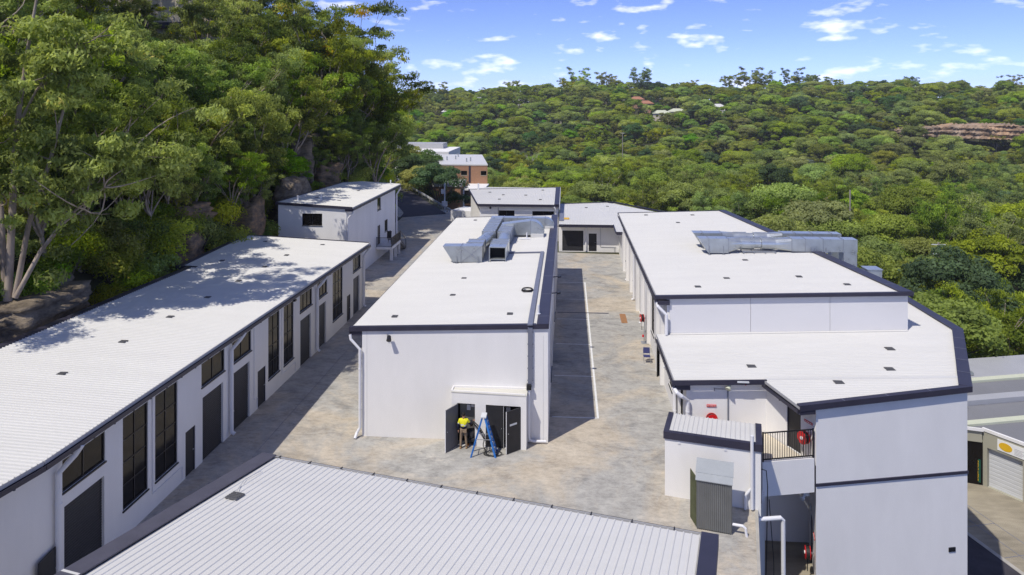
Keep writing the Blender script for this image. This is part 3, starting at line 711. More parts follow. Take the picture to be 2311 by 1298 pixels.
DA = thing('roof_duct', 'outer silver air duct with a slanted crossbraced intake hood on the middle roof', 'duct', (-6.2, 56, 5.6), 'galvanised ducts on the roofs')
f = MB(); f.prism([(0, 0)], 0, 1) if False else None
f.add([(-8.05, 50.1, 5.72), (-5.98, 50.1, 5.72), (-5.98, 50.1, 6.86), (-8.76, 50.1, 6.82), (-8.05, 51.1, 5.72), (-5.98, 51.1, 5.72), (-5.98, 51.1, 6.86), (-8.76, 51.1, 6.82)],
      [[0, 1, 2, 3], [7, 6, 5, 4], [0, 3, 7, 4], [1, 5, 6, 2], [3, 2, 6, 7], [0, 4, 5, 1]])
f.build('intake_hood', 'galv', DA)
f = MB(); f.obox((-7.50, 50.06, 5.70), (.05, 0, 0), (0, 1.06, 0), (0, 0, 1.17)); f.bar((-7.42, 50.09, 6.8), (-6.05, 50.09, 5.75), .035); f.bar((-6.05, 50.088, 6.82), (-7.42, 50.088, 5.75), .035); f.build('brace', 'steel', DA)
f = MB(); f.box(-7.29, -6.08, 51.1, 53.2, 5.80, 6.75); f.build('duct_section', 'galv', DA)
f = MB(); taper(f, 'y', 53.2, 53.5, (-6.68, 6.28), (.6, .47), (-6.6, 6.28), .47); round_seg(f, (-6.6, 53.5, 6.28), (-6.3, 55.6, 6.28), .47); taper(f, 'y', 56.5, 55.6, (-6.2, 6.28), (.5, .47), (-6.3, 6.28), .47); f.build('silencer', 'galv', DA, smooth=False)
for k in range(4):
    y = 56.5+k*1.62; f = MB(); f.box(-6.72, -5.70, y, y+1.6, 5.80, 6.75); f.build('duct_section', 'galv', DA)
for y in (51.2, 51.9, 53.15, 56.5, 57.3, 58.1, 58.9, 59.75, 60.6, 61.4, 62.2): f = MB(); flange(f, (-6.21 if y > 54 else -6.68, y, 6.275), 'y', 1.10 if y > 54 else 1.29, 1.03, .05); f.build('flange', 'steel', DA)
f = MB(); f.box(-6.72, -1.9, 62.98, 63.95, 5.85, 6.80); f.build('duct_section', 'galv', DA)
f = MB(); elbow_xz(f, -1.9, 62.98, 63.95, 6.80, .72, .02); f.build('elbow', 'galv', DA)
f = MB(); f.box(-1.95, -1.18, 62.9, 64.0, 5.84, 6.10); f.build('roof_curb', 'roof', DA)
for x in (-5.6, -4.4, -3.1, -1.95): f = MB(); flange(f, (x, 63.46, 6.325), 'x', 1.05, 1.03, .05); f.build('flange', 'steel', DA)
f = MB()
for x, y in ((-7.75, 50.05), (-6.25, 50.05), (-6.75, 56.6), (-5.66, 56.6), (-6.75, 60), (-5.66, 60), (-4, 62.9)):
    f = MB(); f.bar((x, y, 5.6), (x, y, 6.15), .05); f.box(x-.1, x+.1, y-.1, y+.1, cb_z(x)-.02, cb_z(x)+.05); f.build('leg', 'steel', DA)

DB = thing('roof_duct', 'inner silver air duct with an open square black mouth on the middle roof', 'duct', (-4.9, 56, 5.6), 'galvanised ducts on the roofs')
f = MB(); f.box(-5.52, -5.46, 50.4, 51.8, 5.86, 6.76); f.box(-4.38, -4.32, 50.4, 51.8, 5.86, 6.76); f.box(-5.46, -4.38, 50.4, 51.8, 6.70, 6.76); f.box(-5.46, -4.38, 50.4, 51.8, 5.86, 5.92)
f.build('intake_frame', 'galv', DB)
f = MB(); f.box(-5.45, -4.39, 50.9, 50.96, 5.93, 6.69); f.build('mouth_shade', 'dark_in', DB)  # solid dark sheet, painted shade inside the open duct mouth
f = MB(); f.box(-5.52, -4.30, 51.8, 53.3, 5.85, 6.76); f.build('duct_section', 'galv', DB)
f = MB(); taper(f, 'y', 53.3, 53.6, (-4.9, 6.28), (.55, .45), (-4.93, 6.28), .46); round_seg(f, (-4.93, 53.6, 6.28), (-4.96, 55.8, 6.28), .46); taper(f, 'y', 56.5, 55.8, (-4.98, 6.28), (.5, .47), (-4.96, 6.28), .46); f.build('silencer', 'galv', DB)
for k in range(2):
    y = 56.5+k*1.55; f = MB(); f.box(-5.48, -4.46, y, y+1.53, 5.82, 6.76); f.build('duct_section', 'galv', DB)
for y in (51.8, 52.5, 53.25, 56.5, 57.2, 57.95, 58.7): f = MB(); flange(f, (-4.95, y, 6.29), 'y', 1.14 if y > 54 else 1.28, 1.03, .05); f.build('flange', 'steel', DB)
f = MB()
f.add([(-5.48, 59.6, 5.86), (-3.0, 59.15, 6.0), (-3.0, 59.15, 7.18), (-5.48, 59.6, 6.78), (-5.48, 60.7, 5.86), (-3.0, 60.3, 6.0), (-3.0, 60.3, 7.18), (-5.48, 60.7, 6.78)],
      [[0, 1, 2, 3], [7, 6, 5, 4], [0, 3, 7, 4], [1, 5, 6, 2], [3, 2, 6, 7], [0, 4, 5, 1]])
f.build('duct_section', 'galv', DB)
f = MB(); elbow_xz(f, -3.0, 59.15, 60.3, 7.18, 1.08, .03, 12); f.build('elbow', 'galv', DB)
f = MB(); f.box(-3.0, -1.95, 58.95, 60.35, 5.84, 6.12); f.build('roof_curb', 'roof', DB)
f = MB(); flange(f, (-4.4, 59.95, 6.4), 'x', 1.25, 1.0, .05); f.build('flange', 'steel', DB); f = MB(); flange(f, (-3.02, 59.72, 6.6), 'x', 1.24, 1.24, .05); f.build('flange', 'steel', DB)
f = MB()
for x, y in ((-5.5, 50.4), (-4.34, 50.4), (-5.52, 56.7), (-4.42, 56.7), (-4.42, 58)):
    f = MB(); f.bar((x, y, 5.66), (x, y, 6.0), .06); f.box(x-.1, x+.1, y-.1, y+.1, cb_z(x)-.02, cb_z(x)+.05); f.build('leg', 'steel', DB)

# ------------------------------------------------------------------ right upper warehouse
def ru_z(x, y=0): return 5.65+.035*(x-5.2)
RU = thing('warehouse', 'large white warehouse on the right with twin silver ducts crossing its roof', 'warehouse', (12, 57, 0))
def ru_hi(y): return float(np.interp(y, [42.2, 60, 73.6], [19.45, 17.45, 15.75]))
mb = MB()
wops = []
for y, k in ((44.2, 'd'), (46.3, 't'), (48.7, 't'), (51.9, 'r'), (56.4, 'r'), (59.6, 't'), (62.6, 't'), (65.4, 'r'), (69.4, 'd'), (70.6, 't')):
    if k == 't': wops.append((y-42.5, y-42.5+1.6, 1.2, 4.3, 'w'))
    elif k == 'r': wops.append((y-42.5, y-42.5+2.3, .02, 3.0, 'r'))
    else: wops.append((y-42.5, y-42.5+.95, .02, 2.1, 'd'))
ptU = wall_skin(mb, (5.8, 42.5), (5.8, 73.4), -.3, 5.5, [o[:4] for o in wops], (1, 0), .2)
wall_skin(mb, (5.8, 42.5), (5.95, 42.5), 3.0, 5.5, (), (0, 1)); wall_skin(mb, (5.8, 73.4), (15.6, 73.4), -3, lambda s: 5.5+.035*s, (), (0, -1))
for a, b in (((19.3, 42.5), (17.3, 60)), ((17.3, 60), (15.6, 73.4))): wall_skin(mb, a, b, -13, 5.95, (), (-1, 0))
mb.build('wall', 'wall', RU)
for o in wops:
    if o[4] == 'w': fit_window(RU, ptU, *o[:4], 2, 4)
    elif o[4] == 'r': fit_roller(RU, ptU, *o[:4])
    else: fit_door(RU, ptU, *o[:4])
for k, (x0, x1) in enumerate(((5.95, 10.55), (10.57, 15.0), (15.02, 19.3))):    # big lightweight gable panels
    f = MB(); f.add([(x0, 42.42, 3.3), (x1, 42.42, 3.3), (x1, 42.42, ru_z(x1)-.12), (x0, 42.42, ru_z(x0)-.12), (x0, 42.52, 3.3), (x1, 42.52, 3.3), (x1, 42.52, ru_z(x1)-.12), (x0, 42.52, ru_z(x0)-.12)],
                    [[0, 1, 2, 3], [7, 6, 5, 4], [0, 4, 5, 1], [3, 2, 6, 7], [0, 3, 7, 4], [1, 5, 6, 2]])
    f.build('wall_panel', 'wall_panel', RU)
for y in (43.6, 45.7, 50.9, 54.9, 58.9, 64.6, 68.7, 72.6): f = MB(); f.box(5.56, 5.795, y, y+.35, 0, 5.3); f.build('pilaster', 'wall', RU)
mb = MB(); ribbed(mb, 42.35, 73.6, lambda t: 5.2, lambda t: ru_hi(t)-.55, lambda al, t, h: (al, t, ru_z(al)+h))
mb.build('roof_sheet', 'roof', RU)
eave(RU, [(5.22, 42.3), (5.22, 73.6)], ru_z, out=(-1, 0))
mb = MB()
for ya, yb in ((42.3, 60), (60, 73.7)):
    xa, xb = ru_hi(ya), ru_hi(yb)
    mb.obox((xa-.58, ya, ru_z(xa)+.03), (xb-xa, yb-ya, ru_z(xb)-ru_z(xa)), (.66, 0, .02), (0, 0, .06)); mb.obox((xa+.06, ya, ru_z(xa)-.25), (xb-xa, yb-ya, ru_z(xb)-ru_z(xa)), (.035, 0, 0), (0, 0, .32))
mb.obox((5.1, 42.22, ru_z(5.1)-.12), (14.45, 0, .506), (0, .09, 0), (0, 0, .20)); mb.obox((5.1, 42.31, ru_z(5.1)+.036), (13.8, 0, .483), (0, .17, 0), (0, 0, .03))
mb.obox((5.1, 73.62, ru_z(5.1)-.12), (10.7, 0, .375), (0, .1, 0), (0, 0, .20)); mb.box(5.22, 5.93, 42.25, 42.6, 5.2, 5.45)
mb.build('barge_capping', 'trim', RU)
for k in range(7):
    y = 44+k*4.2; x = ru_hi(y); f = MB(); f.obox((x-.585, y, ru_z(x)+.092), (.66, 0, .02), (0, .03, 0), (0, 0, .005)); f.build('capping_joint', 'trim_grey', RU)
for x, y in ((7.79, 72.06), (12.22, 71.42), (10.19, 67.3), (12.41, 51.32), (10.05, 46.3), (7.91, 44.36), (14.54, 46.46), (16.69, 44.36)): roof_vent(RU, x, y, ru_z(x)+.02, .36)
downpipe(RU, [(5.2, 42.45, 5.35), (5.25, 42.28, 5.1), (5.72, 42.2, 4.65), (5.72, 42.2, 3.5)], .10)
for y in (55.5, 62.0, 68.9): downpipe(RU, [(5.15, y, 5.35), (5.3, y, 5.1), (5.66, y, 4.7), (5.66, y, .2), (5.5, y, .08)], .09)
for y, z0 in ((50.4, 4.6), (53.6, 4.6), (66.2, 4.6)): f = MB(); f.tube([(5.77, y, z0), (5.77, y, .4)], .03, 6); f.build('conduit', 'pvc', RU)

def twin_duct(y, label, short):
    D = thing('roof_duct', label, 'duct', (14.5, y+.5, 5.8), 'galvanised ducts on the roofs')
    z0, z1 = 6.02, 7.02; w = 1.0
    f = MB(); f.add([(10.28, y, z0-.06), (11.7, y, z0-.04), (11.7, y, z1), (9.58, y, z1), (10.28, y+w, z0-.06), (11.7, y+w, z0-.04), (11.7, y+w, z1), (9.58, y+w, z1)],
                    [[0, 1, 2, 3], [7, 6, 5, 4], [0, 3, 7, 4], [1, 5, 6, 2], [3, 2, 6, 7], [0, 4, 5, 1]])
    f.build('intake_hood', 'galv', D)
    f = MB(); taper(f, 'x', 11.7, 12.65, (y+.5, 6.49), (.5, .53), (y+.5, 6.62), .40); f.build('duct_transition', 'galv', D)
    for a, b in ((12.65, 13.6), (13.62, 14.1), (14.12, 15.1)):
        f = MB(); round_seg(f, (a, y+.5, 6.62), (b, y+.5, 6.62), .43 if b-a > .6 else .36, 24); f.build('silencer', 'galv', D)
    f = MB(); taper(f, 'x', 16.2, 15.1, (y+.5, 6.6), (.5, .45), (y+.5, 6.62), .40); f.build('duct_transition', 'galv', D)
    xe = 20.8-(.0 if not short else .3)
    for a, b in ((16.2, 17.15), (17.17, 18.4), (18.42, 19.8), (19.82, xe)):
        f = MB(); f.box(a, b, y, y+w, 6.17, 7.08); f.build('duct_section', 'galv', D)
    f = MB(); f.box(19.85, xe-.02, y+.02, y+w-.02, 3.2, 6.168); f.build('duct_drop', 'galv', D)
    for x in (10.3, 11.7): f = MB(); flange(f, (x, y+.5, 6.5), 'x', 1.06, 1.1, .04); f.build('flange', 'steel', D)
    for x in (16.2, 17.16, 18.41, 19.81): f = MB(); flange(f, (x, y+.5, 6.625), 'x', 1.06, .98, .04); f.build('flange', 'steel', D)
    for x in (10.35, 11.35, 17.55, 18.6):
        f = MB(); f.bar((x, y-.03, ru_z(x)-.02), (x, y-.03, 6.5), .05); f.box(x-.1, x+.1, y-.14, y+.0, ru_z(x)-.01, ru_z(x)+.05); f.build('leg', 'steel', D)
        f = MB(); f.bar((x, y+w+.03, ru_z(x)-.02), (x, y+w+.03, 6.4), .05); f.build('leg', 'steel', D)
    f = MB()
    for yy in (y-.1, y+.2, y+.8): f.box(12.7, 15.1, yy, yy+.06, 6.08, 6.14)
    for x in (12.75, 13.5, 14.3, 15.0): f.box(x, x+.06, y-.1, y+.9, 6.02, 6.075)
    f.bar((12.8, y+.2, 5.9), (12.8, y+.2, 6.1), .06); f.bar((15, y+.2, 5.98), (15, y+.2, 6.1), .06); f.build('support_rack', 'steel', D)
twin_duct(53.37, 'front silver duct with round silencers crossing the right roof', False)
twin_duct(55.6, 'rear silver duct behind its twin on the right roof', True)
f = MB(); f.box(19.6, 20.5, 48.6, 49.6, 5.4, 6.0); f.box(19.55, 20.55, 48.55, 49.65, 6.0, 6.04)
f.build('exhaust_box', 'galv', label='small galvanised exhaust box beyond the dark capping of the right roof', cat='exhaust')

# ------------------------------------------------------------------ right lower building (angled front over the street)
RL = thing('warehouse', 'white two storey warehouse with an angled front wall crossed by a dark band', 'warehouse', (14, 38, -12))
def rl_z(x, y=0): return 3.42+.04*(x-5.2)
A0, A1 = (10.3, 32.5), (18.25, 34.35); dv = Vector((.974, .227)); nv = Vector((-.227, .974))
ptF = None
mb = MB()
bo = [(1.95, 2.3, -3.6, -3.3)] if False else ()
# big front wall, in an upper and a lower leaf with the dark band between
W0 = Vector(A0)+dv*.67
wall_skin(mb, tuple(W0), A1, .135, lambda s: rl_z(W0.x+s*.974)-.10, (), tuple(nv))
wall_skin(mb, tuple(W0), A1, -13.2, .005, (), tuple(nv))
wall_skin(mb, A1, (22.0, 42.2), -13.2, 3.9, (), (-.9, .4)); wall_skin(mb, (22.0, 42.2), (22.0, 52), -13.2, 4.0, (), (-1, 0)); wall_skin(mb, (22.0, 52), (18.2, 52), -13.2, 4.0, (), (0, -1))
ptD = None
# courtyard front with the hose reel, side wall with the door
wall_skin(mb, (5.8, 35.7), (9.62, 35.7), -.3, lambda s: rl_z(5.8+s)-.06, (), (0, 1))
pD = (9.62, 35.7); qD = (10.98, 32.66); aD = (Vector(qD)-Vector(pD)).normalized()
ptD = wall_skin(mb, pD, qD, .9, 3.5, [(1.45, 2.35, .95, 2.98)], (-aD.y, aD.x), .1)
RW = [(36.6, 37.6, .9, 2.7, 'w'), (38.6, 39.5, .02, 2.1, 'd'), (40.3, 41.6, .9, 2.7, 'w')]
ptRL = wall_skin(mb, (5.8, 35.7), (5.8, 42.49), -.3, 3.35, [(a-35.7, b-35.7, c, d) for a, b, c, d, _ in RW], (1, 0), .15)
mb.build('wall', 'wall', RL)
for a, b, c, d, k in RW: (fit_window(RL, ptRL, a-35.7, b-35.7, c, d, 1, 2) if k == 'w' else fit_door(RL, ptRL, a-35.7, b-35.7, c, d))
fit_door(RL, ptD, 1.45, 2.35, .95, 2.98)
f = MB(); c = Vector((*W0, 0)); f.obox(c-Vector((*nv, 0))*.05+Vector((0, 0, .01)), Vector((*dv, 0))*((Vector(A1)-W0).length+.03), Vector((*nv, 0))*.12, (0, 0, .12)); f.build('band', 'trim', RL)
def rl_hi(y): return float(np.interp(y, [32.3, 34.25, 42.35, 52], [10.2, 18.3, 22.2, 22.35]))
mb = MB(); pm = lambda al, t, h: (al, t, rl_z(al)+h)
ribbed(mb, 35.4, 42.42, lambda t: 5.2, lambda t: rl_hi(t)-.5, pm)
ribbed(mb, 32.42, 35.4, lambda t: 9.45+(35.4-t)*.23, lambda t: rl_hi(t)-.45 if t > 34.2 else 10.2+(t-32.3)*4.15-.3, pm)
ribbed(mb, 42.42, 52, lambda t: 19.2, lambda t: rl_hi(t)-.5, pm)
mb.build('roof_sheet', 'roof', RL)
f = MB(); f.obox((9.5, 35.35, rl_z(9.5)+.035), (9.0, 0, .36), (0, .28, 0), (0, 0, .008)); f.obox((5.95, 42.2, rl_z(5.95)+.035), (13.3, 0, .532), (0, .2, 0), (0, 0, .03)); f.build('flashing', 'roof', RL)
eave(RL, [(5.22, 35.35), (5.22, 42.45)], rl_z, out=(-1, 0))
eave(RL, [(9.47, 35.4), (10.2, 32.35)], rl_z, out=(-.97, -.23), w=.16)
mb = MB()
mb.obox((5.05, 35.28, rl_z(5.1)-.17), (4.5, 0, .18), (0, .08, 0), (0, 0, .23)); mb.box(5.25, 5.95, 35.4, 35.75, 3.0, 3.3)
for (xa, ya), (xb, yb) in (((10.15, 32.25), (18.4, 34.2)), ((18.4, 34.2), (22.25, 42.3)), ((22.25, 42.3), (22.4, 52))):
    d2 = Vector((xb-xa, yb-ya)).normalized(); nn = Vector((-d2.y, d2.x))
    za, zb = rl_z(xa), rl_z(xb)
    w = .28 if ya < 33 else .55
    mb.obox((xa, ya, za+.03), (xb-xa, yb-ya, zb-za), (nn.x*w, nn.y*w, 0), (0, 0, .06)); mb.obox((xa, ya, za-.17), (xb-xa, yb-ya, zb-za), (nn.x*.05, nn.y*.05, 0), (0, 0, .20))
mb.obox((10.15, 32.28, 3.28), (.72, .17, 0), (-.08, .34, 0), (0, 0, .2))
mb.build('barge_capping', 'trim', RL)
for k in range(3):
    t = (k+1)/4; x, y = 10.15+8.25*t, 32.25+1.95*t; f = MB(); f.obox((x, y, rl_z(x)+.093), (-.07, .27, 0), (.03, .007, 0), (0, 0, .005)); f.build('capping_joint', 'trim_grey', RL)
for k in range(4):
    t = (k+1)/5; x, y = 18.4+3.85*t, 34.2+8.1*t; f = MB(); f.obox((x, y, rl_z(x)+.093), (-.5, .23, 0), (.012, .027, 0), (0, 0, .005)); f.build('capping_joint', 'trim_grey', RL)
for x, y in ((17.04, 39.48), (15.8, 36.61), (9.3, 37.17), (12.79, 35.0)): roof_vent(RL, x, y, rl_z(x)+.02, .42)
f = MB(); f.tube([(20.6, 46.2, 4.0), (20.6, 46.2, 5.0)], .09, 10); f.build('vent_pipe', 'pvc', RL)
downpipe(RL, [(5.15, 35.5, 3.1), (5.3, 35.3, 2.9), (5.5, 35.3, 2.75), (5.85, 35.55, 2.45), (5.85, 35.55, .3), (5.75, 35.5, .1)], .10)
downpipe(RL, [(5.1, 38.3, 3.1), (5.3, 38.3, 2.9), (5.62, 38.3, 2.5), (5.62, 38.3, .2), (5.5, 38.3, .08)], .09)
f = MB(); f.obox(Vector((*(Vector(A0)+dv*7.2), -3.5))-Vector((*nv, 0))*.03, Vector((*dv, 0))*.34, Vector((*nv, 0))*.05, (0, 0, .2))
for k in range(3): f.obox(Vector((*(Vector(A0)+dv*7.22), -3.48+k*.065))-Vector((*nv, 0))*.045, Vector((*dv, 0))*.30, Vector((*nv, 0))*.02, (0, 0, .03))
f.build('wall_vent', 'black', RL)
# balcony walk over the lower entrance
BO = Vector((8.5, 32.08)); BL = 2.44
f = MB(); f.obox((BO.x, BO.y, -.24), (dv.x*BL, dv.y*BL, 0), (nv.x*.18, nv.y*.18, 0), (0, 0, 1.5)); f.build('balcony_beam', 'wall', RL)
f = MB(); f.prism([tuple(BO+nv*.182), tuple(BO+dv*2.42+nv*.182), (10.85, 32.85), (9.6, 35.65), (8.3, 35.65)], .82, .95); f.build('balcony_floor', 'cream', RL)
f = MB(); rr = []
for z in (1.36, 2.52): f.bar((BO.x+.02, BO.y+.05, z), (BO.x+dv.x*2.42, BO.y+dv.y*2.42+.05, z), .045)
for s in (0.03, 2.4): f.bar((BO.x+dv.x*s, BO.y+dv.y*s+.05, 1.262), (BO.x+dv.x*s, BO.y+dv.y*s+.05, 2.56), .06)

rail = f.build('balustrade', 'black', RL)
for k in range(20):
    s = .15+k*.112; f = MB(); f.bar((BO.x+dv.x*s, BO.y+dv.y*s+.05, 1.37), (BO.x+dv.x*s, BO.y+dv.y*s+.05, 2.51), .022); f.build('baluster', 'black', rail)
# lower entrance recess
f = MB(); f.box(8.18, 8.53, 31.85, 32.1, -13, .02); f.build('pillar', 'wall', RL)
f = MB()
wall_skin(f, (8.5, 32.2), (8.7, 36.2), -13, .8, (), (-1, 0)); wall_skin(f, (8.7, 36.2), (11.8, 36.2), -13, .8, (), (0, 1))
ptE = wall_skin(f, (11.8, 36.2), (10.99, 32.7), -13, .8, [(.9, 1.85, -4.6, -2.5)], (1, -.2), .1)
f.build('recess_wall', 'wall', RL)
f = MB(); f.prism([(8.2, 31.5), (11.2, 32.2), (11.9, 36.3), (8.4, 36.3)], -4.75, -4.6); f.build('recess_floor', 'pave', RL)
fit_door(RL, ptE, .9, 1.85, -4.6, -2.5, m='door_in')
f = MB(); f.obox(ptE(1.1, -2.25, -.07), Vector(ptE(1.45, -2.25, -.07))-Vector(ptE(1.1, -2.25, -.07)), Vector(ptE(1.1, -2.25, -.01))-Vector(ptE(1.1, -2.25, -.07)), (0, 0, .18)); f.build('exit_sign_box', 'tape', RL)
f = MB(); f.tube([(10.6, 33.1, -.62), (10.45, 32.95, -.75)], [.05, .11], 10); f.box(10.55, 10.8, 33.05, 33.2, -.65, -.5); f.build('security_light', 'tape', RL)

# ------------------------------------------------------------------ shed in front of it
SD = thing('shed', 'small white brick shed with a ribbed white roof and dark capping beside the balcony', 'shed', (6.3, 31.8, 0))
e1 = Vector((.9715, -.237)); e2 = Vector((.237, .9715)); S0 = Vector((4.2, 31.42)); SLn, SDp = 3.92, 2.1
c4 = [tuple(S0), tuple(S0+e1*SLn), tuple(S0+e1*SLn+e2*SDp), tuple(S0+e2*SDp)]
mb = MB()
for i, inw in enumerate(((.237, .97), (-.97, .237), (-.237, -.97), (.97, -.237))): wall_skin(mb, c4[i], c4[(i+1) % 4], -.2, 2.5, (), inw)
mb.build('wall', 'wall', SD)
def sd_p(s, t, z): q = S0+e1*s+e2*t; return (q.x, q.y, z)
mb = MB(); ribbed(mb, .15, SLn-.2, lambda t: .1, lambda t: SDp+.12, lambda al, t, h: sd_p(t, al, 2.76-.05*al+h), .2, .03)
mb.build('roof_sheet', 'roof', SD)
mb = MB(); X1, X2 = Vector((*e1, 0)), Vector((*e2, 0))
mb.obox(sd_p(-.06, -.06, 2.48), X1*(SLn+.12), X2*.06, (0, 0, .31)); mb.obox(sd_p(-.06, 0, 2.76), X1*(SLn+.12), X2*.13, (0, 0, .035))
mb.obox(sd_p(-.06, .13, 2.755), X1*.22, X2*(SDp+.02)-Vector((0, 0, .1)), (0, 0, .035)); mb.obox(sd_p(SLn-.2, .13, 2.755), X1*.26, X2*(SDp+.02)-Vector((0, 0, .1)), (0, 0, .035))
mb.obox(sd_p(-.065, .0, 2.5), X1*.05, X2*(SDp+.1)-Vector((0, 0, .1)), (0, 0, .25)); mb.obox(sd_p(SLn+.012, .0, 2.5), X1*.05, X2*(SDp+.1)-Vector((0, 0, .1)), (0, 0, .25))
mb.build('barge_capping', 'trim', SD)
for s in (.55, 2.45): f = MB(); f.obox(sd_p(s, -.03, 2.32), X1*.1, X2*.05, (0, 0, .09)); f.build('vent_plug', 'pvc', SD)
f = MB()
for k in range(1, 13): f.obox(sd_p(.01, -.0025, .19*k), X1*(SLn-.02), X2*.004, (0, 0, .006))
f.build('mortar_course', 'fascia', SD) if False else None
f = MB(); f.tube([sd_p(SLn-.35, -.12, .1), sd_p(SLn-.35, -.12, 3.15)], .07, 10); f.build('stack_pipe', 'pvc', SD)
f = MB(); f.tube([sd_p(SLn-.62, -.12, .05), sd_p(SLn-.62, -.12, .62), sd_p(SLn-.5, -.12, .78), sd_p(SLn-.38, -.12, .95)], .06, 10); f.build('waste_pipe', 'pvc', SD)

CBN = thing('meter_cabinet', 'grey corrugated steel meter cabinet with its timber door swung open beside the shed', 'cabinet', (5.8, 29.3, 0))
C0 = Vector((5.12, 29.02))
def cp(s, t, z): q = C0+e1*s+e2*t; return (q.x, q.y, z)
mb = MB(); n = 17; w = 1.34/n
for face in (0, 1):
    for i in range(n):
        s0 = i*w
        if face == 0:
            for a, b, da, db in ((0, .5, 0, 0), (.5, .62, 0, .03), (.62, .88, .03, .03), (.88, 1, .03, 0)):
                mb.quad(cp(s0+a*w, da, .06), cp(s0+b*w, db, .06), cp(s0+b*w, db, 1.98), cp(s0+a*w, da, 1.98))
mb.obox(cp(0, .035, .06), X1*1.34, X2*.78, (0, 0, 1.92))
mb.build('body', 'cabinet', CBN)
f = MB(); f.obox(cp(-.04, -.05, 1.98), X1*1.42, X2*.4+Vector((0, 0, .1)), (0, 0, .03)); f.obox(cp(-.06, .33, 2.1), X1*1.46, X2*.85+Vector((0, 0, .18)), (0, 0, .03)); f.build('lid', 'cabinet_top', CBN)
f = MB(); f.obox(cp(-.02, .1, .06), -X1*.28+X2*.62, Vector((.035, .02, 0)), (0, 0, 1.95)); dd = f.build('door', 'ply', CBN, label='green stained timber door standing open')
f = MB(); f.obox(cp(-.3, .72, .05), X1*.03, X2*.05, (0, 0, 1.97)); f.build('edge_strip', 'woodedge', dd)
f = MB(); f.tube([cp(1.36, .1, .4), cp(1.75, .1, .4), cp(1.85, .1, .32), cp(1.9, .1, -.02), cp(1.95, .05, -.12), cp(2.2, 0, -.12)], .055, 10)
f.build('waste_pipe', 'pvc', label='bent white waste pipe leaving the grey cabinet towards the yard edge', cat='pipe')
f = MB(); f.tube([(7.9, 30.6, -.4), (8.9, 30.8, -.4), (9.0, 30.82, -.5), (9.03, 30.83, -6)], .09, 12); f.build('drain_pipe', 'pvc', label='thick white drain pipe bending down past the lower entrance', cat='pipe')
f = MB(); f.tube([(8.3, 31.75, 1.15), (8.55, 31.7, 1.1), (8.62, 31.75, .4), (8.6, 31.8, -2), (8.5, 31.8, -6)], .022, 6); f.tube([(8.75, 32.0, -.3), (8.95, 32.0, -3), (9.0, 32.1, -6)], .018, 6)
f.build('hanging_cable', 'hose', label='black cables hanging beside the white pillar of the lower entrance', cat='cable')
f = MB(); f.tube([(8.35, 31.78, -.35), (8.35, 31.78, 2.4)], .035, 8); f.build('steel_post', 'trim_grey', label='slim dark steel post fixed on the white pillar below the balcony', cat='post')
# ------------------------------------------------------------------ two storey building at the back left
L2 = thing('office_block', 'white two storey block with a side balcony beyond the long warehouse row', 'building', (-23.5, 74, 0))
def l2_z(x, y=0): return 7.22+.055*(-19.8-x)
mb = MB()
wall_skin(mb, (-26.9, 65.1), (-20.4, 65.1), -.3, lambda s: 7.5-.055*s, [(2.3, 4.2, 5.5, 6.62)], (0, 1), .12)
pf = wall_skin(MB(), (-26.9, 65.1), (-20.4, 65.1), -.3, 7.5, [(2.3, 4.2, 5.5, 6.62)], (0, 1), .12)
so = [(10.85, 12.3, 5.25, 6.6), (13.95, 15.3, 2.4, 3.7), (10.95, 12.05, 1.5, 3.6)]
ps = wall_skin(mb, (-20.4, 65.1), (-20.4, 84), -.3, 7.1, so, (-1, 0), .12)
wall_skin(mb, (-20.4, 84), (-26.1, 82), -.3, 7.2, (), (0, -1)); wall_skin(mb, (-26.1, 82), (-26.9, 65.1), -.3, 7.4, (), (1, 0))
mb.build('wall', 'wall', L2)
fit_window(L2, pf, 2.3, 4.2, 5.5, 6.62, 2, 1); fit_window(L2, ps, *so[0], 1, 1); fit_window(L2, ps, *so[1], 2, 1); fit_door(L2, ps, *so[2])
mb = MB(); ribbed(mb, 65.0, 84.2, lambda t: float(np.interp(t, [65, 82, 84.2], [-27.0, -26.1, -24.5])), lambda t: -19.8, lambda al, t, h: (al, t, l2_z(al)+h)); mb.build('roof_sheet', 'roof', L2)
eave(L2, [(-19.82, 65), (-19.82, 84.2)], l2_z)
mb = MB(); mb.obox((-27.1, 64.93, l2_z(-27.1)-.18), (7.3, 0, -.40), (0, .08, 0), (0, 0, .24)); mb.obox((-27.15, 65, l2_z(-27.1)-.12), (.95, 17.1, -.05), (.14, 0, 0), (0, 0, .18)); mb.box(-20.5, -19.8, 65.0, 65.35, 6.85, 7.1)
mb.build('barge_capping', 'trim', L2)
for x, y in ((-22.2, 68.5), (-23.6, 72), (-22.5, 76), (-24.8, 69.5)): roof_vent(L2, x, y, l2_z(x)+.02)
for x, y in ((-25.6, 66.6), (-23.9, 68.2), (-20.7, 83)): f = MB(); f.tube([(x, y, l2_z(x)), (x, y, l2_z(x)+.55)], .07, 8); f.build('vent_pipe', 'pvc', L2)
downpipe(L2, [(-19.8, 65.3, 6.95), (-19.85, 65.25, 6.7), (-20.28, 65.2, 6.2), (-20.28, 65.2, .2)], .08); downpipe(L2, [(-19.8, 83.9, 6.95), (-19.8, 84.05, 6.7), (-20.25, 84.1, 6.0), (-20.25, 84.1, .2)], .09)
f = MB(); f.box(-20.38, -18.65, 75.3, 79.4, 1.25, 1.5); f.build('balcony_slab', 'wall', L2)
for y in (75.6, 77.3, 79.0): f = MB(); f.box(-18.95, -18.68, y, y+.25, 0, 1.248); f.build('balcony_post', 'wall', L2)
f = MB()
